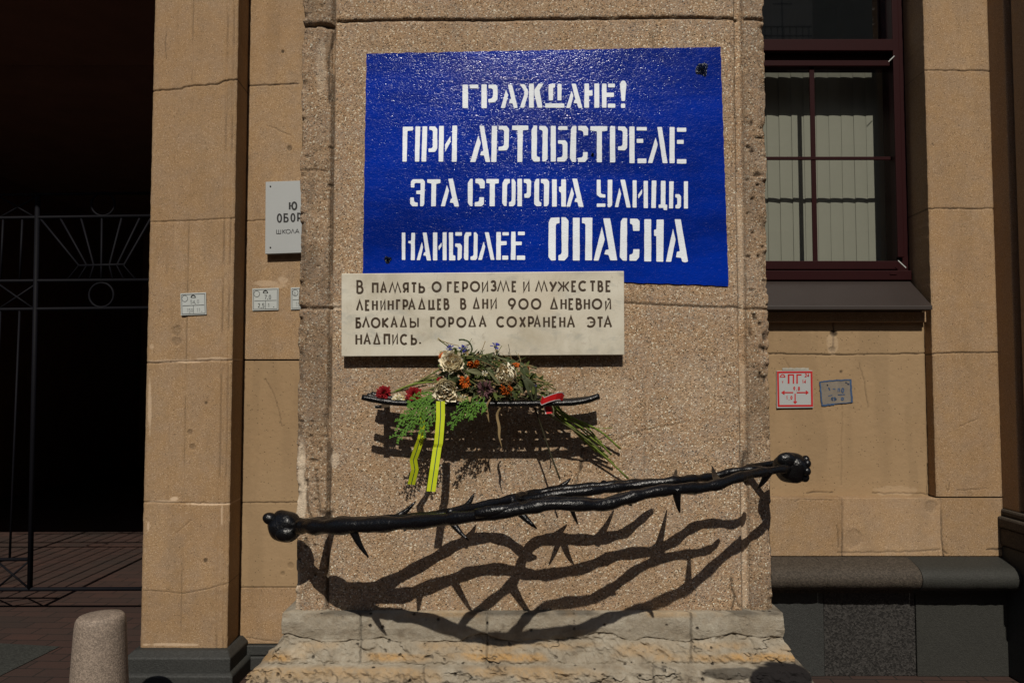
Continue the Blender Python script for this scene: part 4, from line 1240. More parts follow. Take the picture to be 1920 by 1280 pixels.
B = [
 [('З', 200, 285, 278, 140), ('М', 282, 455, 290, 148), ('Е', 474, 545, 289, 150), ('И', 620, 710, 290, 148), ('М', 772, 945, 290, 148), ('У', 957, 1062, 290, 148), ('Ж', 1062, 1222, 289, 147), ('Е', 1242, 1315, 288, 146), ('С', 1330, 1442, 278, 145), ('Т', 1472, 1562, 288, 145), ('В', 1580, 1657, 288, 145), ('Е', 1682, 1758, 287, 143)],
 [('И', 200, 288, 513, 372), ('9', 425, 533, 513, 368), ('0', 560, 695, 512, 372), ('0', 722, 858, 512, 372), ('Д', 960, 1080, 516, 372), ('Н', 1102, 1185, 517, 372), ('Е', 1205, 1280, 517, 372), ('В', 1299, 1384, 517, 370), ('Н', 1402, 1485, 518, 372), ('О', 1505, 1642, 512, 374), ('Й', 1674, 1758, 518, 385)],
 [('С', 275, 388, 742, 603), ('О', 408, 544, 742, 602), ('Х', 572, 660, 746, 602), ('Р', 684, 767, 746, 602), ('А', 757, 852, 746, 602), ('Н', 880, 968, 747, 602), ('Е', 992, 1062, 747, 602), ('Н', 1087, 1168, 747, 602), ('А', 1184, 1292, 749, 602), ('Э', 1435, 1557, 745, 608), ('Т', 1567, 1660, 748, 608), ('А', 1657, 1768, 748, 606)]]
YE = YQ - .0015
for row in range(4):
    m = MB()
    for (ox, src) in ((640, A), (890, B)):
        if row >= len(src): continue
        for (ch, x0, x1, yb, yt) in src[row]:
            letter(m, ch, ox + x0 * k, ox + x1 * k, 505 + yb * k, 505 + yt * k, 3.75, YE)
    m.build('lettering', M['engrave'], plaque)

# ------------------------------------------------------------------ signs on the facade
def plate(name, quad, Y, th, mat, label, cat, group=None):
    e = empty(name, pp(sum(p[0] for p in quad) / 4, sum(p[1] for p in quad) / 4, Y), None, label, cat, group)
    q = [pp(u, v, Y - th) for u, v in quad]
    back = [p + Vector((0, th - .001, 0)) for p in q]
    m = MB(); m.add(q + back, [(3, 2, 1, 0), (0, 1, 5, 4), (1, 2, 6, 5), (2, 3, 7, 6), (3, 0, 4, 7)])
    m.build('plate', mat, e, bevel=.0015)
    return e, Y - th - .0009

# school sign, partly hidden by the pillar
sgn, ys = plate('school_sign', [(498, 341), (640, 336), (639, 471), (497, 476)], YL, .045, M['signgrey'], 'grey school sign with black Russian lettering, cut off by the pillar', 'sign')
for (u, v) in ((507, 349.5), (507, 464)):
    m = MB(); p = pp(u, v, ys); m.ball((p.x, ys, p.z), (.005, .004, .005), 10, 6); m.build('screw', M['signblack'], sgn)
for ch, x0, x1, yb, yt, w in (('Ю', 541.5, 557.5, 394, 378, 3.3), ('О', 519, 529, 417.5, 400.5, 3.0), ('Б', 531.5, 541.5, 416.8, 400.2, 3.0), ('О', 544.5, 554, 416.3, 399.7, 3.0), ('Р', 557, 566, 416, 399, 3.0),
                              ('Ш', 518, 527, 438.5, 430.2, 1.15), ('К', 529.5, 536, 438.3, 430, 1.15), ('О', 535.8, 545, 438.2, 429.8, 1.15), ('Л', 545.5, 552.5, 438, 429.6, 1.15), ('А', 553, 561.5, 437.8, 429.5, 1.15)):
    m = MB(); letter(m, ch, x0, x1, yb, yt, w, ys); m.build('letter', M['signblack'], sgn)

# survey plates
def survey(quad, Y, label, big, low, clip=None, dark=False):
    e, y = plate('survey_plate', quad, Y, .008, M['signwhite'], label, 'plate', 'small white survey plates on the facade')
    (ax, ay), (bx_, by), (cx, cy), (dx_, dy) = quad
    def at(s, t):
        return ((ax * (1 - s) + bx_ * s) * (1 - t) + (dx_ * (1 - s) + cx * s) * t, (ay * (1 - s) + by * s) * (1 - t) + (dy * (1 - s) + cy * s) * t)
    m = MB()
    stroke(m, [at(.05, .06), at(.95, .06), at(.95, .94), at(.05, .94), at(.05, .06)], .75, y)
    stroke(m, [at(.08, .56), at(.92, .56)], .7, y); stroke(m, [at(.5, .56), at(.5, .92)], .7, y)
    m.build('ruling', M['signmark'], e)
    m = MB(); c = at(.17, .24)
    stroke(m, [(c[0] + 5.4 * math.cos(t * math.pi / 10), c[1] + 5.8 * math.sin(t * math.pi / 10)) for t in range(21)], .8, y)
    m.build('number_ring', M['signmark'], e)
    m = MB(); c = at(.50, .21)
    stroke(m, [(c[0] + 3.9 * math.cos(t * math.pi / 10), c[1] - 4.2 * math.sin(t * math.pi / 10)) for t in range(11)], 2.0, y)
    stroke(m, [(c[0] - 4.2, c[1] + .3), (c[0] + 4.2, c[1] + .3)], .7, y)
    m.build('manhole_mark', M['signblack'], e)
    for (ch, s, t, w, h) in big + low:
        m = MB(); a = at(s, t)
        if ch == '.': letter(m, ch, a[0], a[0] + 1.8, a[1], a[1] - 1.8, 1.0, y)
        else: letter(m, ch, a[0], a[0] + w, a[1], a[1] - h, .95, y)
        m.build('figure', M['signmark'] if dark else M['signfaint'], e)
    return e
survey([(338, 550), (386, 548), (387, 589.5), (339, 591.5)], YLP, 'white survey plate on the left pilaster, its figures worn away',
       [('5', .38, .48, 4, 7), ('4', .48, .48, 4, 7), ('.', .56, .5, 1, 1), ('0', .64, .48, 4, 7)], [('1', .24, .86, 3, 7), ('5', .31, .86, 3.5, 7), ('0', .40, .86, 3.5, 7), ('.', .33, .9, 1, 1), ('1', .62, .86, 3, 7), ('1', .70, .86, 3, 7), ('.', .80, .88, 1, 1)])
survey([(473, 541), (522.5, 539.5), (522, 581), (473, 582.5)], YL, 'white survey plate with figures 7.0 and 2.5, under a pale smear', 
       [('7', .46, .50, 4.5, 8), ('.', .57, .52, 1, 1), ('0', .63, .50, 4.2, 8)], [('2', .22, .86, 3.6, 8), ('.', .32, .9, 1, 1), ('5', .38, .88, 4, 8.5), ('1', .60, .86, 3, 7), ('.', .80, .88, 1, 1)], dark=True)
survey([(545, 539), (594.5, 537.5), (594, 579), (545, 580.5)], YL, 'white survey plate half hidden behind the pillar edge',
       [('0', .12, .34, 3.4, 6)], [('1', .2, .86, 3, 8), ('5', .28, .86, 3.5, 8), ('.', .36, .9, 1, 1)])

# hydrant sign
YH = YRB
hyd, yh = plate('hydrant_sign', [(1456.2, 695), (1523.5, 694), (1525.2, 764), (1456.5, 765)], YH, .012, M['signgrey'], 'white square fire hydrant sign with red border, letters and arrows', 'sign')
def hp(x, y): return (1440 + x * .09375, 670 + y * .09375)
m = MB()
stroke(m, [hp(198, 294), hp(870, 290), hp(882, 962), hp(212, 966), hp(198, 294)], 3.5, yh)
m.build('border', M['signred'], hyd)
for R_ in ([(395, 332), (523, 332), (523, 522), (495, 522), (495, 360), (430, 360), (430, 522), (395, 522)], [(567, 332), (672, 332), (672, 360), (597, 360), (597, 522), (567, 522)]):
    m = MB(); m.poly([pp(*hp(*q), yh) for q in R_]); m.build('letter', M['signred'], hyd)
def hl(ch, x0, x1, yb, yt, w=1.45):
    m = MB(); a = hp(x0, yb); b = hp(x1, yt); letter(m, ch, a[0], b[0], a[1], b[1], w, yh); m.build('figure', M['signred'], hyd)
hl('2', 735, 780, 390, 318); hl('4', 782, 828, 390, 318); hl('1', 682, 715, 518, 445); hl('4', 718, 764, 518, 445); hl('9', 505, 546, 660, 582); hl('8', 598, 640, 660, 582)
hl('.', 566, 580, 662, 650, .8); hl('1', 362, 398, 840, 765); hl('0', 448, 490, 840, 765); hl('.', 416, 430, 852, 840, .8); hl('v', 278, 308, 515, 465, .8)
for pts in ([[(505, 700), (290, 700)], [(330, 668), (284, 700), (330, 735)]], [[(575, 700), (790, 700)], [(758, 665), (798, 700), (758, 732)]], [[(543, 722), (543, 908)], [(512, 876), (543, 912), (575, 876)]]):
    m = MB()
    for q in pts: stroke(m, [hp(*p) for p in q], 2.2, yh)
    m.build('arrow', M['signred'], hyd)
m = MB()
stroke(m, [hp(293 + 44 * math.cos(t * math.pi / 10), 386 - 46 * math.sin(t * math.pi / 10)) for t in range(11)], 1.9, yh); stroke(m, [hp(236, 390), hp(350, 390)], 1.4, yh)
m.build('manhole_mark', M['signred'], hyd)
# torn strip of an older notice above it
m = MB(); rq = random.Random(9)
top_ = [(1467 + i * 3.8, 689.5 + rq.uniform(-.8, .8)) for i in range(14)]; bot = [(1467 + i * 3.8, 693.6) for i in range(14)][::-1]
m.poly([pp(u, v, YH - .004) for u, v in top_ + bot], 0, .002)
o = m.build('paper_scrap', M['oldpaper'], None, origin=pp(1490, 692, YH - .004))
tag(o, 'torn dirty white strip of old paper left above the hydrant sign', 'paper scrap')

# faded blue stencil
ste = empty('stencilled_mark', pp(1567, 735, YH), None, 'faded blue stencilled rectangle painted on the wall beside the hydrant sign', 'wall marking')
ysb = YH - .0045
m = MB()
m.poly([pp(*hp(*q), ysb) for q in ((1030, 485), (1655, 440), (1690, 900), (1075, 965))])
m.build('paint_smear', M['stencilbase'], ste)
m = MB(); rq = random.Random(4)
def rough_line(a, b, w):
    n = 9
    pts = [(a[0] + (b[0] - a[0]) * i / n + rq.uniform(-5, 5), a[1] + (b[1] - a[1]) * i / n + rq.uniform(-5, 5)) for i in range(n + 1)]
    stroke(m, [hp(*p) for p in pts], w, ysb - .0012)
rough_line((1030, 490), (1110, 480), 2); rough_line((1110, 475), (1650, 442), 2.6); rough_line((1650, 435), (1680, 905), 3.6); rough_line((1040, 490), (1082, 965), 2.6); rough_line((1082, 955), (1330, 935), 3.2); rough_line((1330, 930), (1680, 895), 1.2)
m.build('frame_line', M['bluestencil'], ste)
m = MB()
def sl(ch, x0, x1, yb, yt, w): 
    a = hp(x0, yb); b = hp(x1, yt); letter(m, ch, a[0], b[0], a[1], b[1], w, ysb - .0012)
sl('П', 1395, 1440, 690, 615, 1.4); sl('0', 1465, 1525, 705, 605, 2.0); rough_line((1400, 745), (1535, 738), 1.4); rough_line((1200, 768), (1290, 750), 1.2)
sl('0', 1455, 1520, 860, 795, 2.2); rough_line((1260, 830), (1300, 800), 1.8); rough_line((1260, 830), (1300, 860), 1.8); rough_line((1325, 790), (1330, 865), 1.8); rough_line((1365, 830), (1340, 805), 1.6); rough_line((1365, 830), (1345, 850), 1.6)
rough_line((1215, 600), (1235, 655), 2.2); rough_line((1300, 632), (1345, 625), 1.3); rough_line((1185, 540), (1192, 560), 1.6); rough_line((1560, 490), (1565, 512), 1.4); rough_line((1600, 520), (1612, 545), 1.8)
m.build('lettering', M['bluestencil'], ste)

# ------------------------------------------------------------------ crown of thorns rail
def from_shadow(us, vs, vbar):
    """where the iron stands, given where its shadow falls on the pillar and its height in view"""
    S = pp(us, vs, DP)
    lo, hi = 0.0, 1.4
    for _ in range(40):
        s = (lo + hi) / 2
        P = S + Vector((0, -s, TAN_E * s))
        u, v = proj(P)
        tv = vbar(u) if callable(vbar) else vbar
        if v > tv: lo = s
        else: hi = s
    return S + Vector((0, -s, TAN_E * s))
BAR = [(480, 992), (560, 985), (620, 983), (700, 977), (800, 967), (900, 954), (960, 946), (1050, 936), (1150, 926), (1250, 914), (1320, 905), (1400, 889), (1450, 880), (1520, 872)]
UPPER = [(480, 990), (560, 984), (620, 983), (700, 979), (780, 971), (860, 960), (930, 947), (1000, 931), (1050, 923), (1100, 918), (1160, 911), (1220, 905), (1300, 897), (1340, 892), (1385, 881), (1440, 878), (1520, 872)]
LOWER = [(480, 993), (560, 987), (620, 986), (700, 983), (780, 977), (860, 968), (930, 959), (1000, 947), (1040, 940), (1080, 942), (1120, 945), (1150, 940), (1180, 930), (1220, 921), (1260, 915), (1310, 914), (1345, 908), (1375, 897), (1410, 888), (1450, 881), (1520, 873)]
def vline(off):
    L = UPPER if off < 0 else LOWER
    def f(u):
        return float(np.interp(u, [b[0] for b in L], [b[1] for b in L])) + (off + 5 if off < 0 else off - 5) * math.exp(-((u - 1020) / 230.0) ** 2)
    return f
crown = empty('thorn_rail', pf(1000, 950, .5), None, 'black iron rail of twisted thorny branches with rosebud ends across the pillar', 'railing')
BR = {
 'A': ([(597, 1086), (625, 1096), (655, 1107), (691, 1107), (728, 1093), (761, 1075), (808, 1049), (850, 1024), (885, 1011), (920, 1007), (951, 1014), (975, 1032), (990, 1043), (1006, 1044)], -7, (.034, .036, .037, .034, .029, .025, .024, .023, .023, .022, .022, .021, .020, .008)),
 'B': ([(597, 1090), (625, 1104), (660, 1115), (714, 1117), (761, 1115), (796, 1103), (850, 1085), (885, 1072), (932, 1066), (967, 1071), (1002, 1077), (1037, 1075), (1084, 1067), (1120, 1054), (1150, 1043), (1186, 1036), (1223, 1033), (1247, 1023), (1271, 1009), (1295, 991), (1320, 982), (1349, 981), (1373, 983), (1392, 973), (1399, 955)], -2, (.032, .034, .034, .032, .028, .026, .025, .024, .024, .023, .023, .023, .023, .023, .023, .023, .023, .022, .021, .020, .019, .018, .017, .012)),
 'C': ([(862, 1186), (890, 1152), (912, 1133), (944, 1108), (965, 1086), (975, 1060), (988, 1032), (1010, 1014), (1049, 1010), (1084, 1011), (1120, 1011), (1150, 1004), (1174, 997), (1198, 977), (1223, 957)], -10, (.018, .021, .022, .023, .024, .024, .024, .024, .024, .023, .022, .021, .020, .018, .013)),
 'D': ([(905, 1208), (945, 1206), (967, 1194), (981, 1175), (1000, 1154), (1028, 1136), (1061, 1129), (1108, 1123), (1150, 1100), (1186, 1073), (1223, 1053), (1259, 1043), (1295, 1038), (1324, 1032), (1339, 1024), (1348, 1012)], 3, (.022, .022, .022, .023, .023, .023, .023, .023, .022, .021, .020, .019, .018, .017, .015, .009)),
 'E': ([(571, 1050), (582, 1068), (600, 1090), (625, 1113), (655, 1132), (700, 1150), (750, 1158), (800, 1172), (850, 1189), (885, 1201), (932, 1208), (979, 1206), (1014, 1200), (1061, 1196), (1096, 1188), (1131, 1171), (1150, 1163), (1186, 1148), (1223, 1134), (1259, 1118), (1290, 1102), (1320, 1077), (1356, 1044), (1392, 1015), (1421, 998), (1438, 978), (1442, 955)], 9, (.026, .030, .034, .037, .038, .037, .034, .032, .028, .027, .026, .026, .026, .026, .026, .026, .026, .025, .025, .024, .023, .022, .021, .020, .019, .018)),
}
PATHS = {}
for key, (sh, off, rad) in BR.items():
    pts = [from_shadow(u, v, vline(off)) for u, v in sh]
    sp = spline(pts, 5)
    PATHS[key] = sp
    rq = random.Random(ord(key))
    rr_ = lerp_list(list(rad), len(sp))
    rr_ = [r * .9 * (1 + .10 * math.sin(i * .9 + ord(key)) + rq.uniform(-.05, .05)) for i, r in enumerate(rr_)]
    m = MB(); m.tube(sp, rr_, 14, 0, True, .05, ord(key))
    m.build('branch', M['iron'], crown)
def nearest(key, us, vs):
    """point of a branch whose shadow lies nearest to us, vs"""
    best = None
    for P in PATHS[key]:
        t = (DP - P.y); S = P + Vector((0, t, -TAN_E * t)); u, v = proj(S)
        d = (u - us) ** 2 + (v - vs) ** 2
        if best is None or d < best[0]: best = (d, P)
    return best[1]
def seen_at(key, u):
    return min(PATHS[key], key=lambda P: abs(proj(P)[0] - u))
# thorns: branch, where its foot's shadow lies, where the tip is seen, how far off the pillar the tip is
def thorn(foot, tip, r=.016):
    d = tip - foot
    base = foot - d.normalized() * .005
    m = MB()
    side = d.cross(Vector((0, 0, 1)));
    bow = d.cross(side).normalized() * d.length * .05
    pts = [base + d * t + bow * math.sin(t * math.pi) for t in (0, .12, .3, .5, .7, .87, 1.0)]
    m.tube(pts, [r * 1.35, r * 1.05, r * .85, r * .68, r * .5, r * .34, r * .13], 10, 0, True, .05, int(abs(tip.x * 1000)))
    m.build('thorn', M['iron'], crown)
def s_of(P): return DP - P.y
for key, sf, tip, ts in (('E', (695, 1150), (692, 1046), .54), ('B', (852, 1088), (880, 1014), .47), ('C', (966, 1106), (1008, 992), .554), ('C', (1054, 1014), (1084, 984), .247),
                         ('B', (1232, 1030), (1268, 879), .227), ('E', (1292, 1100), (1335, 873), .455), ('C', (1117, 1008), (1160, 902), .165), ('B', (790, 1110), (757, 996), .52)):
    thorn(nearest(key, *sf), pf(tip[0], tip[1], ts), .019 if tip[0] != 1008 else .023)
for key, fu, tip, dsv in (('A', 735, (781, 938), .02), ('A', 866, (890, 923), .02), ('C', 1035, (1072, 895), 0), ('E', 1270, (1275, 963), 0), ('D', 1174, (1186, 949), 0), ('E', 1442, (1419, 918), 0)):
    Fp = seen_at(key, fu)
    thorn(Fp, pf(tip[0], tip[1], DP - Fp.y - .02 + dsv), .019)
thorn(nearest('C', 1046, 1014), from_shadow(1028, 1061, vline(-2)), .015)
# rosebuds
def bud(center, axis, r, seed, petals):
    m = MB(); axis = Vector(axis).normalized()
    m.ball(center, (r * .98, r * .98, r * 1.12), 26, 18, 0, lambda th, ph: 1 + .05 * math.sin(3 * ph + 2 * th) * math.sin(th) + .035 * math.sin(5 * ph + seed + 3 * th) * math.sin(th) + .02 * math.sin(7 * th), axis)
    o = m.build('bud', M['iron'], crown)
    q = Vector((0, 0, 1)).rotation_difference(axis)
    for i in range(petals):
        a = 2 * math.pi * i / petals + seed
        c = center + q @ Vector((math.cos(a) * r * .58, math.sin(a) * r * .58, r * .85))
        mm = MB(); mm.ball(c, (r * .30, r * .30, r * .26), 12, 8, 0, None, axis); mm.build('petal', M['iron'], o if False else crown)
    return o
s_l = s_of(PATHS['E'][0]); s_r = s_of(PATHS['E'][-1])
PL = pf(535, 986, s_l); PR = pf(1483, 876, s_r)
bud(PL, (-.9, .25, .1), .073, 1, 0)
m = MB(); c = pf(507, 972, s_l + .01); m.ball(c, (.028, .028, .036), 14, 10, 0, None, (-.9, -.3, .35)); m.build('petal', M['iron'], crown)
m = MB(); c = pf(536, 1000, s_l + .05); m.ball(c, (.052, .03, .036), 16, 10, 0); m.build('petal', M['iron'], crown)
bud(PR, (.95, -.15, -.1), .072, 2, 7)
m = MB(); m.ball(pf(1474, 862, s_r + .05), (.045, .025, .034), 14, 10); m.build('petal', M['iron'], crown)
m = MB(); m.tube(spline([PATHS['E'][-1], (PATHS['E'][-1] + PR) / 2 + Vector((0, 0, .004)), PR], 4), .020, 12, 0, True, .04); m.build('branch', M['iron'], crown)
m = MB(); m.tube(spline([PATHS['E'][0], (PATHS['E'][0] + PL) / 2, PL], 4), .026, 12, 0, True, .04); m.build('branch', M['iron'], crown)
# brackets into the wall
m = MB(); a = pf(1398, 880, -.03); b = pf(1468, 866, s_r); m.tube([a, pf(1402, 876, .03), b], [.020, .016, .014], 8); m.build('bracket', M['iron'], crown)
m = MB(); a = pf(617, 966, -.03); m.tube([a, pf(614, 972, .08), nearest('E', 600, 1090)], [.020, .018, .020], 8); m.build('bracket', M['iron'], crown)

# ------------------------------------------------------------------ flower shelf
shelf = empty('flower_shelf', pf(900, 755, .15), None, 'small black iron shelf of bundled rods carrying the dried flowers', 'shelf')
ZS = pf(900, 755, .27).z
def rod(us, ends, s, r, dz=0.0):
    # front height profile in view at s = .27, carried back horizontally
    pts = []
    for u, v in us:
        p = pf(u, v, s); zz = pf(u, v, .27).z
        pts.append(Vector((p.x, p.y, zz + dz)))
    sp = spline(pts, 4)
    m = MB(); n = len(sp)
    m.tube(sp, [r * (1 + .05 * math.sin(i * 1.3 + s * 40)) for i in range(n)], 10, 0, True, .05, int(s * 1000))
    m.build('rod', M['iron'], shelf)
rod([(679, 744), (700, 749), (725, 753), (760, 756), (850, 757), (950, 757), (1040, 756), (1080, 754), (1105, 749), (1123, 742)], 0, .268, .0135)
rod([(688, 742), (706, 747), (735, 752), (770, 755), (850, 756), (950, 756), (1040, 755), (1085, 752), (1122, 743)], 0, .215, .0135)
rod([(696, 739), (712, 744), (740, 750), (775, 754), (860, 755), (960, 755), (1045, 754), (1090, 751), (1124, 744)], 0, .130, .0135)
rod([(702, 741), (720, 746), (742, 750), (780, 754), (860, 755), (960, 755), (1050, 754), (1090, 751), (1122, 745)], 0, .094, .0135)
rod([(720, 751), (800, 756), (900, 757), (1000, 757), (1075, 755)], 0, .172, .009)
for u in (727, 1012):
    m = MB(); z = ZS - .012
    a = pf(u, 755, -.02); b = pf(u, 757, .10); c = pf(u, 757, .255)
    w = .030 if u < 800 else .016
    m.box(a.x - w / 2, a.x + w / 2, DP - .262, DP + .02, ZS - .026, ZS - .012); m.build('bracket', M['iron'], shelf, bevel=.003)

# ------------------------------------------------------------------ flowers
def fmat(name, col, tip=None, nscale=60, rough=.75, amt=.4):
    t = NT(name)
    n = t.noise(nscale, 4, .6)
    c = t.mix(t.math('MULTIPLY', t.ramp(n, [(.35, 0), (.65, 1)]), amt), col, tip or sc(col, .5))
    return t.out(c, rough, t.bump(t.noise(nscale * 2.2, 3), .35, .002), spec=.25)
F = {
 'cream': fmat('dried_cream_petal', (.88, .83, .66), (.72, .58, .36), 40, .75, .35),
 'creamedge': fmat('brown_petal_edge', (.50, .34, .16), None, 60),
 'red': fmat('red_carnation_petal', (.20, .002, .005), (.05, .001, .003), 60),
 'orange': fmat('orange_petal', (.60, .13, .012), (.34, .06, .008), 60),
 'blue': fmat('cornflower_petal', (.030, .035, .26), (.03, .02, .10), 60),
 'purple': fmat('wilted_purple_petal', (.11, .045, .060), (.19, .12, .09), 60),
 'straw': fmat('dry_straw_petal', (.46, .38, .20), (.26, .17, .07), 60),
 'white': fmat('dry_white_petal', (.60, .57, .46), (.40, .33, .2), 60),
 'stem': fmat('dry_green_stem', (.105, .120, .038), (.19, .16, .065), 25),
 'stemdark': fmat('dark_stem', (.030, .026, .012), None, 25),
 'fresh': fmat('fresh_green_stem', (.120, .180, .026), (.21, .21, .05), 20),
 'leaf': fmat('wilted_leaf', (.042, .060, .022), (.085, .080, .036), 30),
 'leafpale': fmat('pale_wilted_leaf', (.12, .12, .06), (.075, .085, .04), 25),
 'leafgrey': fmat('grey_green_leaf', (.052, .060, .028), (.030, .036, .016), 25),
 'leafgreen': fmat('dull_green_leaf', (.070, .090, .018), (.035, .045, .012), 30),
 'drystrip': fmat('dry_leaf_strip', (.28, .20, .095), (.16, .10, .045), 30),
 'thuja': fmat('cypress_green', (.085, .185, .022), (.030, .090, .012), 34, .6),
 'yellow': fmat('yellow_green_ribbon', (.47, .54, .014), (.42, .49, .014), 14, .55, .3),
 'stripe': simple('ribbon_stripe', (.008, .050, .045), .6),
 'redrib': simple('red_ribbon', (.52, .012, .014), .35, .1, 12),
 'whiterib': simple('white_ribbon_edge', (.62, .56, .56), .45),
}
def frame_of(n):
    n = Vector(n).normalized()
    a = n.cross(Vector((0, 0, 1)))
    if a.length < .1: a = n.cross(Vector((1, 0, 0)))
    a.normalize(); b = n.cross(a).normalized()
    return a, b, n
def petal(mb, c, fr, ang, r0, r1, w, rise0, rise1, curl, rnd, mi=0, edge=None, crump=.1, nu=6, nv=6):
    a, b, n = fr
    d = a * math.cos(ang) + b * math.sin(ang); s = a * -math.sin(ang) + b * math.cos(ang)
    ph = rnd.uniform(0, 6)
    R = max(r1, .001)
    def fn(i, j):
        q = i * 2 - 1
        t = j
        prof = math.sin(min(1, .22 + t * .9) * math.pi * .62) * (1 - .35 * max(0, t - .75) / .25 * abs(q))
        # petal wraps round the axis
        wa = q * w * prof
        rad = r0 + (r1 - r0) * t
        hh = rise0 + (rise1 - rise0) * t - curl * max(0, t - .6) ** 2 * 6
        base = d * math.cos(wa) + s * math.sin(wa)
        jit = crump * R * (math.sin(q * 5 + ph + t * 3) * .35 + math.sin(q * 9 + ph * 2) * .25) * t
        return c + base * (rad + jit) + n * (hh + jit * .8 + crump * R * .25 * math.sin(q * 7 + ph * 3) * t)
    st = len(mb.v)
    mb.grid(fn, nu, nv, mi)
    if edge is not None:
        # the outermost row of faces takes the brown edge
        nf = nu * nv
        for k in range(nf):
            if k % nv == nv - 1: mb.m[len(mb.m) - nf + k] = edge

def rose(u, v, s, normal, R, label, seed, wilt=.12, open_=1.0):
    rnd = random.Random(seed)
    c = pf(u, v, s); fr = frame_of(normal); a_, b_, n = fr
    e = empty('dried_rose', c, None, label, 'rose', 'dried cream roses on the shelf')
    m = MB()
    def shell(ang, R1, w, top, flare, edge):
        d = a_ * math.cos(ang) + b_ * math.sin(ang); ph = rnd.uniform(0, 6)
        nu, nv = 10, 9
        def fn(i, j):
            q = i * 2 - 1; t = j
            tt = t * (1 - .22 * q * q)                       # rounded lip
            wa = q * w * (.35 + .65 * math.sin(min(1, .15 + tt) * math.pi * .6))
            rad = R1 * (.30 + .75 * math.sin(min(1.0, tt * .92) * math.pi * .62)) + flare * R * max(0, tt - .7) * 1.4
            z = -R * .8 + (top + R * .8) * tt - abs(flare) * R * max(0, tt - .82) * .8
            k = wilt * R * tt
            rad += k * (.35 * math.sin(q * 5 + ph) + .22 * math.sin(q * 11 + ph * 2) + .16 * math.sin(q * 19 + ph * 5 + tt * 4))
            z += k * (.3 * math.sin(q * 6 + ph * 3))
            ca, sa = math.cos(ang + wa), math.sin(ang + wa)
            return c + (a_ * ca + b_ * sa) * rad + n * z
        m.grid(fn, nu, nv, 0)
        if edge:
            nf = nu * nv
            for k in range(nf):
                if k % nv == nv - 1: m.m[len(m.m) - nf + k] = 1
    for i in range(24):
        t = i / 23
        shell(i * 2.399963 + rnd.uniform(-.3, .3), R * (.12 + .86 * t), 1.7 - .75 * t, R * (.52 - .26 * t ** 1.4) + rnd.uniform(-.05, .05) * R, (.03 + .36 * t * t) * open_, rnd.random() < .45)
    m.ball(c - n * R * .1, (R * .20, R * .20, R * .42), 12, 8, 0, None, n)
    m.build('bloom', [F['cream'], F['creamedge']], e)
    m = MB()
    for i in range(5):
        ang = i * 1.2566
        petal(m, c - n * R * .62, fr, ang, R * .1, R * .75, .35, -R * .25, -R * .1, R * .3, rnd, 0)
    m.tube(spline([c - n * R * .7, c - n * R * 2.2 + Vector((0, .02, -.02)), c - n * R * 3.2 + Vector((rnd.uniform(-.05, .05), .04, -.04))], 4), .0035, 6, 0)
    m.build('stem', F['stem'], e)
    return e
def ruffle(u, v, s, normal, R, mats, label, cat, name, seed, n=46, flat=.8, group=None, stem=True, width=.34, stemto=None, crump=.22):
    """a head of many crinkled petals (carnation, marigold, cornflower, ...)"""
    rnd = random.Random(seed)
    c = pf(u, v, s); fr = frame_of(normal); nn = fr[2]
    e = empty(name, c, None, label, cat, group)
    m = MB()
    for i in range(n):
        t = (i + .5) / n
        ang = i * 2.399963 + rnd.uniform(-.3, .3)
        el = math.radians(88 - 88 * t ** .8)
        L = R * rnd.uniform(.8, 1.1)
        petal(m, c - nn * R * .3, fr, ang, R * .05, L * math.cos(el), width * rnd.uniform(.7, 1.3), 0, L * math.sin(el) * flat, R * .1, rnd, rnd.randrange(len(mats)), None, crump, 4, 4)
    m.build('bloom', mats, e)
    if stem:
        m = MB()
        m.ball(c - nn * R * .45, R * .32, 10, 8, 0)
        tgt = stemto or (c - nn * R * 2.5 + Vector((rnd.uniform(-.03, .03), .02, -.02)))
        m.tube(spline([c - nn * R * .5, (c - nn * R * .6) * .5 + tgt * .5, tgt], 4), .0028, 6, 0)
        m.build('stem', F['stem'], e)
    return e

rose(848, 680, .29, (-.12, -.85, .40), .052, 'dried cream rose, highest of the three, facing the street', 1, .30)
rose(949, 702, .28, (-.35, -.7, .05), .052, 'round dried cream rose at the right of the bouquet, browned at lower left', 2, .26, -.25)
rose(835, 733, .31, (.0, -.92, -.25), .052, 'drooping dried cream rose hanging over the shelf rods', 3, .27, 1.0)
CG = 'red carnations on the shelf'
ruffle(719, 734, .24, (-.2, -.8, .6), .036, [F['red']], 'red carnation at the far left end of the shelf', 'carnation', 'red_carnation', 4, 70, .75, CG, True, .55, pf(800, 722, .16), .5)
ruffle(775, 738, .25, (-.2, -.9, .4), .038, [F['red']], 'red carnation lying above the large cypress sprig', 'carnation', 'red_carnation', 5, 70, .75, CG, True, .55, pf(850, 715, .16), .5)
ruffle(826, 713, .24, (-.1, -.9, .4), .021, [F['red']], 'small red carnation tucked behind the drooping rose', 'carnation', 'red_carnation', 6, 40, .8, CG, True, .5, pf(880, 720, .15))
MG = 'orange marigolds in the bouquet'
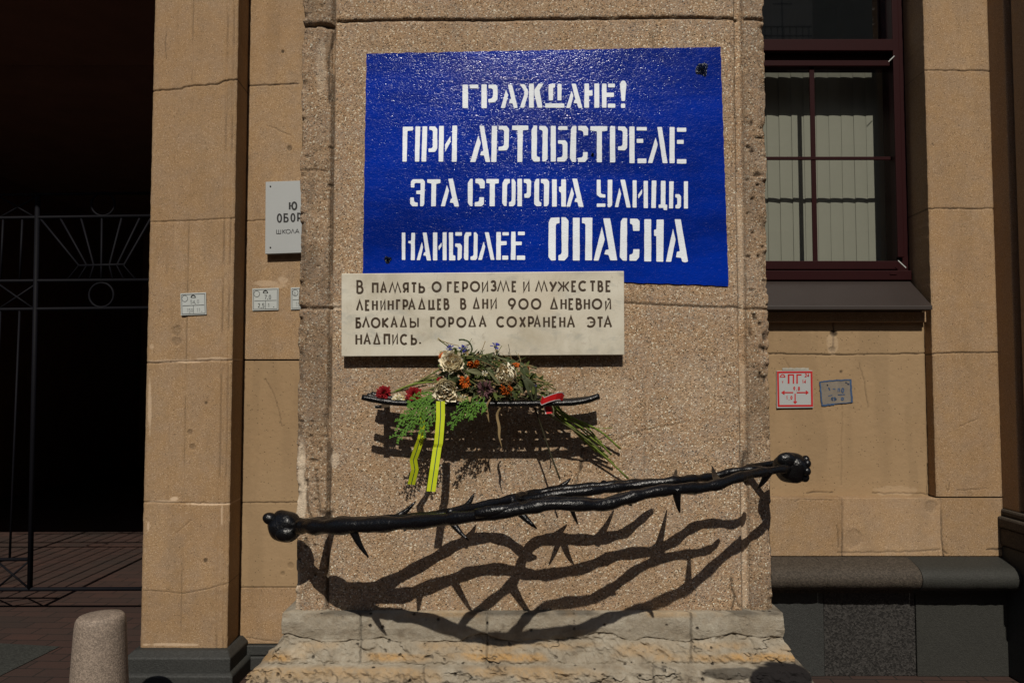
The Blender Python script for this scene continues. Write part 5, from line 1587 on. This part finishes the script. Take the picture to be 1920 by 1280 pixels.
for (u, v, s, nrm, R, lb, sd) in (
    (888, 684, .30, (.1, -.5, -.8), .030, 'wilted orange marigold hanging head down between the two upper roses', 7),
    (871, 716, .30, (-.2, -1, -.1), .028, 'orange marigold just below the highest rose', 8),
    (950, 733, .30, (-.2, -.8, -.6), .032, 'orange marigold right below the round rose', 9),
    (829, 668, .25, (-.6, -.8, .1), .022, 'small orange marigold at the left edge of the highest rose', 10),
    (967, 683, .24, (.3, -.8, .5), .018, 'small orange marigold above the round rose', 11),
    (987, 689, .22, (.5, -.8, .3), .019, 'small orange marigold at the right top of the bouquet', 12)):
    ruffle(u, v, s, nrm, R, [F['orange']], lb, 'marigold', 'marigold', sd, 34, .7, MG, True, .26, None, .60)
BG = 'blue cornflowers in the bouquet'
for (u, v, s, nrm, R, lb, sd) in (
    (843, 652, .22, (-.2, -1, .4), .020, 'blue cornflower at the top left of the bouquet', 13),
    (868, 653, .23, (.2, -1, .3), .022, 'blue cornflower beside the top of the highest rose', 14),
    (929, 647, .12, (0, -.7, .7), .025, 'blue cornflower standing apart in front of the marble plaque', 15),
    (1001, 728, .25, (.4, -1, .1), .020, 'blue cornflower beside the large wilted leaf near the red ribbon', 16),
    (899, 672, .24, (0, -1, .2), .010, 'tiny blue cornflower above the orange marigold', 17)):
    e = ruffle(u, v, s, nrm, R, [F['blue']], lb, 'cornflower', 'cornflower', sd, 16, 1.0, BG, True, .22, pf(u + (6 if u < 1000 else -20), v + (36 if u > 900 else 40), s - .03), .25)
ruffle(910, 731, .29, (.1, -1, -.1), .040, [F['purple'], F['purple'], F['stemdark']], 'wilted dark purple aster low in the middle of the bouquet', 'aster', 'wilted_aster', 18, 70, .8, None, True, .30, None, .6)
ruffle(746, 747, .26, (-.1, -.8, .6), .034, [F['white'], F['straw']], 'pale withered flower head lying between the two red carnations', 'flower', 'withered_flower', 19, 44, .6, None, True, .25, pf(800, 735, .2))
WG = 'small dry daisies in the bouquet'
for i, (u, v, s, R, lb) in enumerate(((868, 746, .31, .020, 'small dry daisy over the shelf beside the drooping rose'), (909, 700, .30, .016, 'small dry daisy in the middle of the bouquet'), (873, 707, .29, .014, 'small dry daisy above the lower orange marigold'),
                                      (822, 636, .17, .009, 'tiny dry daisy on a thin stalk at the top left of the bouquet'), (827, 661, .22, .012, 'small dry daisy at the left edge of the bouquet'))):
    ruffle(u, v, s, (.1, -1, .1), R, [F['white'], F['straw']], lb, 'daisy', 'dry_daisy', 30 + i, 18, .8, WG, True, .22, pf(u + 28, v + 20, s - .02))

# leaves
def leaf(mb, a, b, w, nrm, bend, mi=0, fold=.25):
    a = Vector(a); b = Vector(b); d = b - a
    n = Vector(nrm).normalized(); s = d.cross(n).normalized(); n = s.cross(d).normalized()
    def fn(i, j):
        q = i * 2 - 1; t = j
        ww = w * math.sin(min(1, t * .96 + .04) * math.pi) ** .8 * (1 - .25 * t)
        return a + d * t + s * (q * ww) + n * (bend * math.sin(t * math.pi) + fold * ww * abs(q)) + n * (.12 * w * math.sin(q * 4 + t * 9))
    mb.grid(fn, 6, 10, mi)
def leaf_thing(pts, label, mat, w, bend=.01, fold=.25, name='wilted_leaf', group=None):
    (u0, v0, s0), (u1, v1, s1) = pts
    a = pf(u0, v0, s0); b = pf(u1, v1, s1)
    m = MB(); leaf(m, a, b, w, (.2, -1, .3), bend, 0, fold)
    o = m.build(name, mat, None, origin=a)
    return tag(o, label, 'leaf', group)
leaf_thing(((1003, 752, .26), (978, 700, .28)), 'large wilted green leaf hanging at the right below the round rose', F['leafgrey'], .027, .016, .55)
leaf_thing(((985, 712, .26), (976, 678, .25)), 'dark wilted leaf behind the right side of the round rose', F['leaf'], .022, .014, .5)
leaf_thing(((905, 702, .28), (872, 694, .30)), 'pale curled leaf under the upper orange marigold', F['leafpale'], .014, .012)
leaf_thing(((938, 722, .29), (912, 692, .30)), 'narrow pale leaf running down to the round rose', F['leafpale'], .008, .006)
leaf_thing(((852, 722, .28), (842, 700, .30)), 'dark leaf under the highest rose', F['leaf'], .03, .01)
# dense mat of small withered leaves and stalks in the heap: countless
rnd = random.Random(77)
m = MB()
for i in range(640):
    t = rnd.random()
    u = rnd.triangular(800, 1030, 905); 
    top = np.interp(u, [800, 830, 860, 900, 960, 1000, 1040], [720, 668, 648, 672, 680, 700, 740])
    v = rnd.uniform(top, 752); s = rnd.uniform(.08, .27) if v < 735 else rnd.uniform(.08, .29)
    a = pf(u, v, s)
    d = Vector((rnd.uniform(-1, 1), rnd.uniform(-.8, .3), rnd.uniform(-.7, .9))).normalized() * rnd.uniform(.022, .055)
    leaf(m, a, a + d, rnd.uniform(.004, .012), (rnd.uniform(-.6, .6), -1, rnd.uniform(-.2, .8)), rnd.uniform(-.006, .01), rnd.choice((0, 0, 0, 3, 3, 3, 1, 2)), .4)
for i in range(150):
    u = rnd.triangular(815, 1040, 920); top = np.interp(u, [800, 830, 860, 900, 960, 1000, 1040], [720, 655, 640, 662, 672, 692, 730])
    a = pf(u, rnd.uniform(top, 750), rnd.uniform(.1, .29)); d = Vector((rnd.uniform(-1, 1), rnd.uniform(-.6, .2), rnd.uniform(-.5, .6))).normalized() * rnd.uniform(.03, .09)
    m.tube([a, a + d * .5 + Vector((0, -.004, rnd.uniform(-.008, .01))), a + d], rnd.uniform(.0009, .0021), 4, rnd.choice((2, 2, 1, 3)))
for i in range(60):
    u = rnd.triangular(825, 1010, 900); top = np.interp(u, [800, 830, 860, 900, 960, 1000, 1040], [720, 660, 645, 668, 676, 698, 735])
    a = pf(u, rnd.uniform(top, 745), rnd.uniform(.2, .31)); m.ball(a, (rnd.uniform(.003, .007), .004, rnd.uniform(.003, .007)), 6, 4, rnd.choice((2, 2, 1)))
o = m.build('withered_leaves', [F['leaf'], F['leafpale'], F['drystrip'], F['leafgreen']])
tag(o, 'heap of small withered leaves between the flowers on the shelf', 'leaves'); o['kind'] = 'stuff'

# stems: loose stalks, each a thing
SG = 'dry stalks sticking out of the bouquet'
def stalk(pts, r, mat, label, group=SG, knots=()):
    P = spline([pf(*p) for p in pts], 4)
    m = MB(); m.tube(P, [r * (1.25 if i % 4 == 0 else 1.0) for i in range(len(P))], 6, 0, True, .08, int(abs(P[0].x) * 999))
    o = m.build('flower_stalk', mat, None, origin=P[0]); tag(o, label, 'stalk', group)
L1 = 'thin dry stalk at the left of the bouquet above the red carnations'
for k, pts in enumerate(([(825, 692, .2), (790, 712, .2), (755, 728, .2), (738, 735, .2)], [(830, 706, .18), (800, 712, .19), (772, 722, .2)], [(836, 700, .16), (806, 707, .17), (776, 717, .2)],
                         [(824, 716, .2), (795, 717, .2), (768, 722, .21), (742, 733, .22)], [(840, 711, .14), (810, 713, .15), (785, 719, .17), (762, 727, .18)], [(838, 722, .16), (812, 727, .18), (790, 733, .2)])):
    stalk(pts, (.0042, .0035, .003, .0042, .003, .0026)[k], (F['stem'], F['fresh'])[k in (1, 3)], L1)
L2 = 'thin dry stalk at the right of the bouquet between the plaque and the red ribbon'
rq = random.Random(21)
for k in range(15):
    u0 = 930 + rq.uniform(0, 40); v0 = 690 + rq.uniform(-5, 45)
    u1 = rq.uniform(1000, 1045); v1 = np.interp(u1, [1000, 1045], [700, 732]) + rq.uniform(-12, 22)
    s = rq.uniform(.12, .24)
    stalk([(u0, v0, s), ((u0 + u1) / 2, (v0 + v1) / 2 - 3, s + .01), (u1, v1, s)], rq.uniform(.0016, .003), F['stem'] if k % 3 else F['drystrip'], L2)
stalk([(915, 664, .2), (925, 668, .2), (965, 680, .18), (1006, 690, .16)], .0055, F['leafpale'], 'thick grey-green stalk slanting down across the plaque edge', None)
stalk([(860, 666, .24), (885, 668, .24), (905, 666, .23), (923, 663, .2)], .0035, F['stem'], 'green stalk lying level under the standing cornflower', None)
stalk([(878, 668, .2), (885, 655, .2), (880, 642, .21), (870, 637, .21), (861, 637, .2)], .004, F['leaf'], 'curled green stalk hooking over the top of the bouquet', None)
stalk([(860, 648, .2), (840, 643, .18), (823, 636, .17)], .0015, F['drystrip'], 'hair thin stalk carrying the tiny daisy at the top left', None)
stalk([(956, 664, .1), (955, 655, .1), (953, 645, .1)], .0012, F['stemdark'], 'single grass blade standing in front of the plaque edge', None)

# bundle hanging below the shelf at right
BL = 'green stalk of the cut bundle hanging below the right end of the shelf'
tips = [((1045, 770), (1120, 805), (1163, 841)), ((1050, 775), (1110, 815), (1146, 852)), ((1040, 772), (1100, 822), (1140, 856)), ((1046, 778), (1115, 838), (1178, 897)), ((1035, 770), (1080, 805), (1132, 846)),
        ((1050, 768), (1105, 805), (1125, 833)), ((1048, 780), (1096, 826), (1118, 846)), ((1042, 766), (1098, 800), (1148, 802)), ((1040, 776), (1086, 815), (1112, 838)), ((1052, 776), (1100, 828), (1150, 868)), ((1036, 768), (1090, 812), (1128, 828)), ((1055, 772), (1110, 822), (1135, 840))]
for k, (a, b, c2) in enumerate(tips):
    thin = k == 7
    s0 = .18 - .006 * k
    P = [(a[0] - 12, a[1] - 18, s0), (a[0], a[1], s0 - .02), (b[0], b[1], .075 + .004 * (k % 4)), (c2[0], c2[1], .035)]
    stalk(P, .0018 if thin else (.0050, .0044, .0042, .0042, .0040, .004, .0046, .002, .0044, .0042, .004, .0038)[k], F['stemdark'] if k in (4, 8) else F['fresh'], BL, 'stalks of the hanging bundle')
stalk([(1003, 765, .24), (1015, 800, .2), (1032, 850, .2), (1050, 898, .22)], .0042, F['stemdark'], 'single long dark stalk hanging from the shelf to the thorn rail', None)
stalk([(1012, 768, .24), (1040, 784, .2), (1075, 805, .16), (1130, 846, .06)], .0038, F['stem'], 'brownish stalk slanting from under the red ribbon to the bundle tips', None)
stalk([(1034, 758, .27), (1038, 768, .275), (1037, 782, .27)], .003, F['leafpale'], 'short pale green stalk hanging below the red ribbon', None)
# dry strips hanging
def strip_thing(pts, w, mat, label):
    P = spline([pf(*p) for p in pts], 4); n = len(P)
    m = MB(); vs = []
    for i, p in enumerate(P):
        t = i / (n - 1); ww = w * math.sin((.18 + .8 * t) * math.pi) ** .7
        tw = .5 * math.sin(t * 5)
        d = Vector((math.cos(tw), math.sin(tw), 0)) * ww
        vs += [p - d, p + Vector((0, -ww * .4, 0)), p + d]
    m.add(vs, [(3 * i + k, 3 * i + k + 1, 3 * i + k + 4, 3 * i + k + 3) for i in range(n - 1) for k in (0, 1)], 0, True)
    o = m.build('dry_leaf', mat, None, origin=P[0]); tag(o, label, 'dry leaf', 'dry leaf strips hanging from the shelf')
strip_thing([(919, 748, .29), (912, 762, .29), (914, 776, .285), (917, 791, .28)], .006, F['drystrip'], 'short dry leaf strip hanging right of the small cypress sprig')
strip_thing([(938, 764, .28), (932, 778, .27), (936, 800, .265), (936, 818, .26), (941, 838, .255)], .0065, F['drystrip'], 'long dry leaf strip hanging below the middle of the shelf')

# cypress sprigs
def sprig(label, stems, seed):
    rnd = random.Random(seed)
    m = MB()
    def blade(a, b, w, n):
        d = (b - a); s2 = d.cross(n).normalized()
        mid = a * .42 + b * .58
        m.add([a - s2 * w * .35, a + s2 * w * .35, mid + s2 * w, b, mid - s2 * w, mid - n * -w * .5], [(0, 1, 2, 5), (2, 3, 5), (3, 4, 5), (4, 0, 5)], 0, False)
    def frond(a, d, L, depth):
        n = Vector((rnd.uniform(-.35, .35), -1, rnd.uniform(-.1, .6))).normalized()
        s = d.cross(n).normalized()
        droop = Vector((0, -.02, -.30)) * L
        st = (.021, .0125, .0095)[depth]
        K = max(3, int(L / st))
        P = [a + d * L * t + droop * t * t for t in [i / K for i in range(K + 1)]]
        w0 = (.0034, .0032, .0030)[depth]
        for i in range(K): blade(P[i], P[i + 1] + (P[i + 1] - P[i]) * .25, w0 * (1.1 - .4 * i / K), n)
        for i in range(1, K + 1):
            t = i / K
            for side in (-1, 1):
                l2 = L * (.46, .46)[min(depth, 1)] * (1 - .60 * t) * rnd.uniform(.65, 1.2)
                dd = (d * .85 + s * side * .62 + n * rnd.uniform(-.3, .3)).normalized()
                if depth == 0 and l2 > .012: frond(P[i], dd, l2, 1)
                elif depth == 1:
                    blade(P[i], P[i] + dd * max(l2 * .85, .012), .0036, n)
                elif depth == 2: blade(P[i], P[i] + dd * max(l2 * .9, .010), .0030, n)
    for (a, b) in stems:
        A, B = pf(*a), pf(*b)
        frond(A, (B - A + Vector((0, 0, .30 * (B - A).length * .5))).normalized(), (B - A).length, 0)
    o = m.build('cypress_sprig', F['thuja'], None, origin=pf(*stems[0][0])); tag(o, label, 'sprig', 'green cypress sprigs on the shelf')
sprig('large bright green cypress sprig spilling over the left of the shelf', [((824, 740, .29), (772, 748, .30)), ((820, 744, .30), (758, 776, .31)), ((815, 748, .31), (756, 800, .31)), ((826, 748, .31), (800, 792, .33))], 51)
sprig('small bright green cypress sprig hanging in the middle of the shelf', [((895, 742, .29), (855, 780, .31)), ((903, 744, .30), (882, 778, .31)), ((908, 743, .30), (904, 768, .31))], 52)

# ribbons
def ribbon(name, pts, w, mats, label, bands, twist=None, cat='ribbon', group=None, child=None):
    """pts: (u, v, s); bands: list of (from, to, material index) across the width"""
    P = [pf(*p) for p in pts]
    n = len(P); m = MB()
    for (b0, b1, mi) in bands:
        vs = []
        for i, p in enumerate(P):
            d = twist[i] if twist else (1, 0, 0)
            d = Vector(d).normalized()
            off = -.0006 if mi else 0
            vs += [p + d * w * (b0 - .5) + Vector((0, off, 0)), p + d * w * (b1 - .5) + Vector((0, off, 0))]
        m.add(vs, [(2 * i, 2 * i + 1, 2 * i + 3, 2 * i + 2) for i in range(n - 1)], mi)
    o = m.build(name, mats, None, origin=P[0]); return tag(o, label, cat, group)
def dens(pts, k=5):
    out = []
    for a, b in zip(pts[:-1], pts[1:]):
        for i in range(k): out.append(tuple(a[j] + (b[j] - a[j]) * i / k for j in range(len(a))))
    out.append(pts[-1]); return out
W1 = .037
p1 = [(792, 772, .30), (792, 800, .295), (789, 822, .30), (782, 842, .285), (775, 862, .262), (778, 880, .245), (771, 908, .215)]
ribbon('yellow_ribbon', p1, .034, [F['yellow'], F['stripe']], 'shorter yellow-green ribbon tail, bent twice, hanging at left', [(0, .45, 0), (.45, .55, 1), (.55, 1, 0)],
       [(.5, .6, 0), (.45, .7, 0), (.7, .4, 0), (1, .05, -.15), (1, 0, .05), (1, .05, .05), (1, 0, -.1)], group='yellow-green ribbon tails')
p2 = [(826, 752, .32), (826, 782, .325), (824, 810, .33), (822, 832, .33), (820, 838, .325), (814, 880, .335), (808, 921, .335)]
ribbon('yellow_ribbon', p2, .039, [F['yellow'], F['stripe']], 'longer yellow-green ribbon tail hanging straight below the drooping rose', [(0, .45, 0), (.45, .55, 1), (.55, 1, 0)],
       [(1, .1, 0), (1, .2, 0), (1, .1, 0), (1, 0, 0), (1, -.1, .0), (1, 0, -.05), (1, .05, -.08)], group='yellow-green ribbon tails')
ribbon('red_ribbon', [(1015, 748, .28), (1018, 752, .30), (1030, 747, .30), (1043, 743, .295), (1052, 742, .28), (1056, 747, .26)], .040, [F['redrib'], F['whiterib']], 'shiny red ribbon loop with white edges lying over the shelf rods at right',
       [(0, .10, 1), (.10, .90, 0), (.90, 1, 1)], [(.35, -.2, 1)] * 6)
ribbon('red_ribbon', dens([(1028, 753, .25), (1027, 763, .24), (1030, 775, .25)], 3), .038, [F['redrib'], F['whiterib']], 'dark red ribbon tail hanging under the shelf below the white-edged loop', [(0, .12, 1), (.12, 1, 0)], [(1, .3, .1)] * 7)
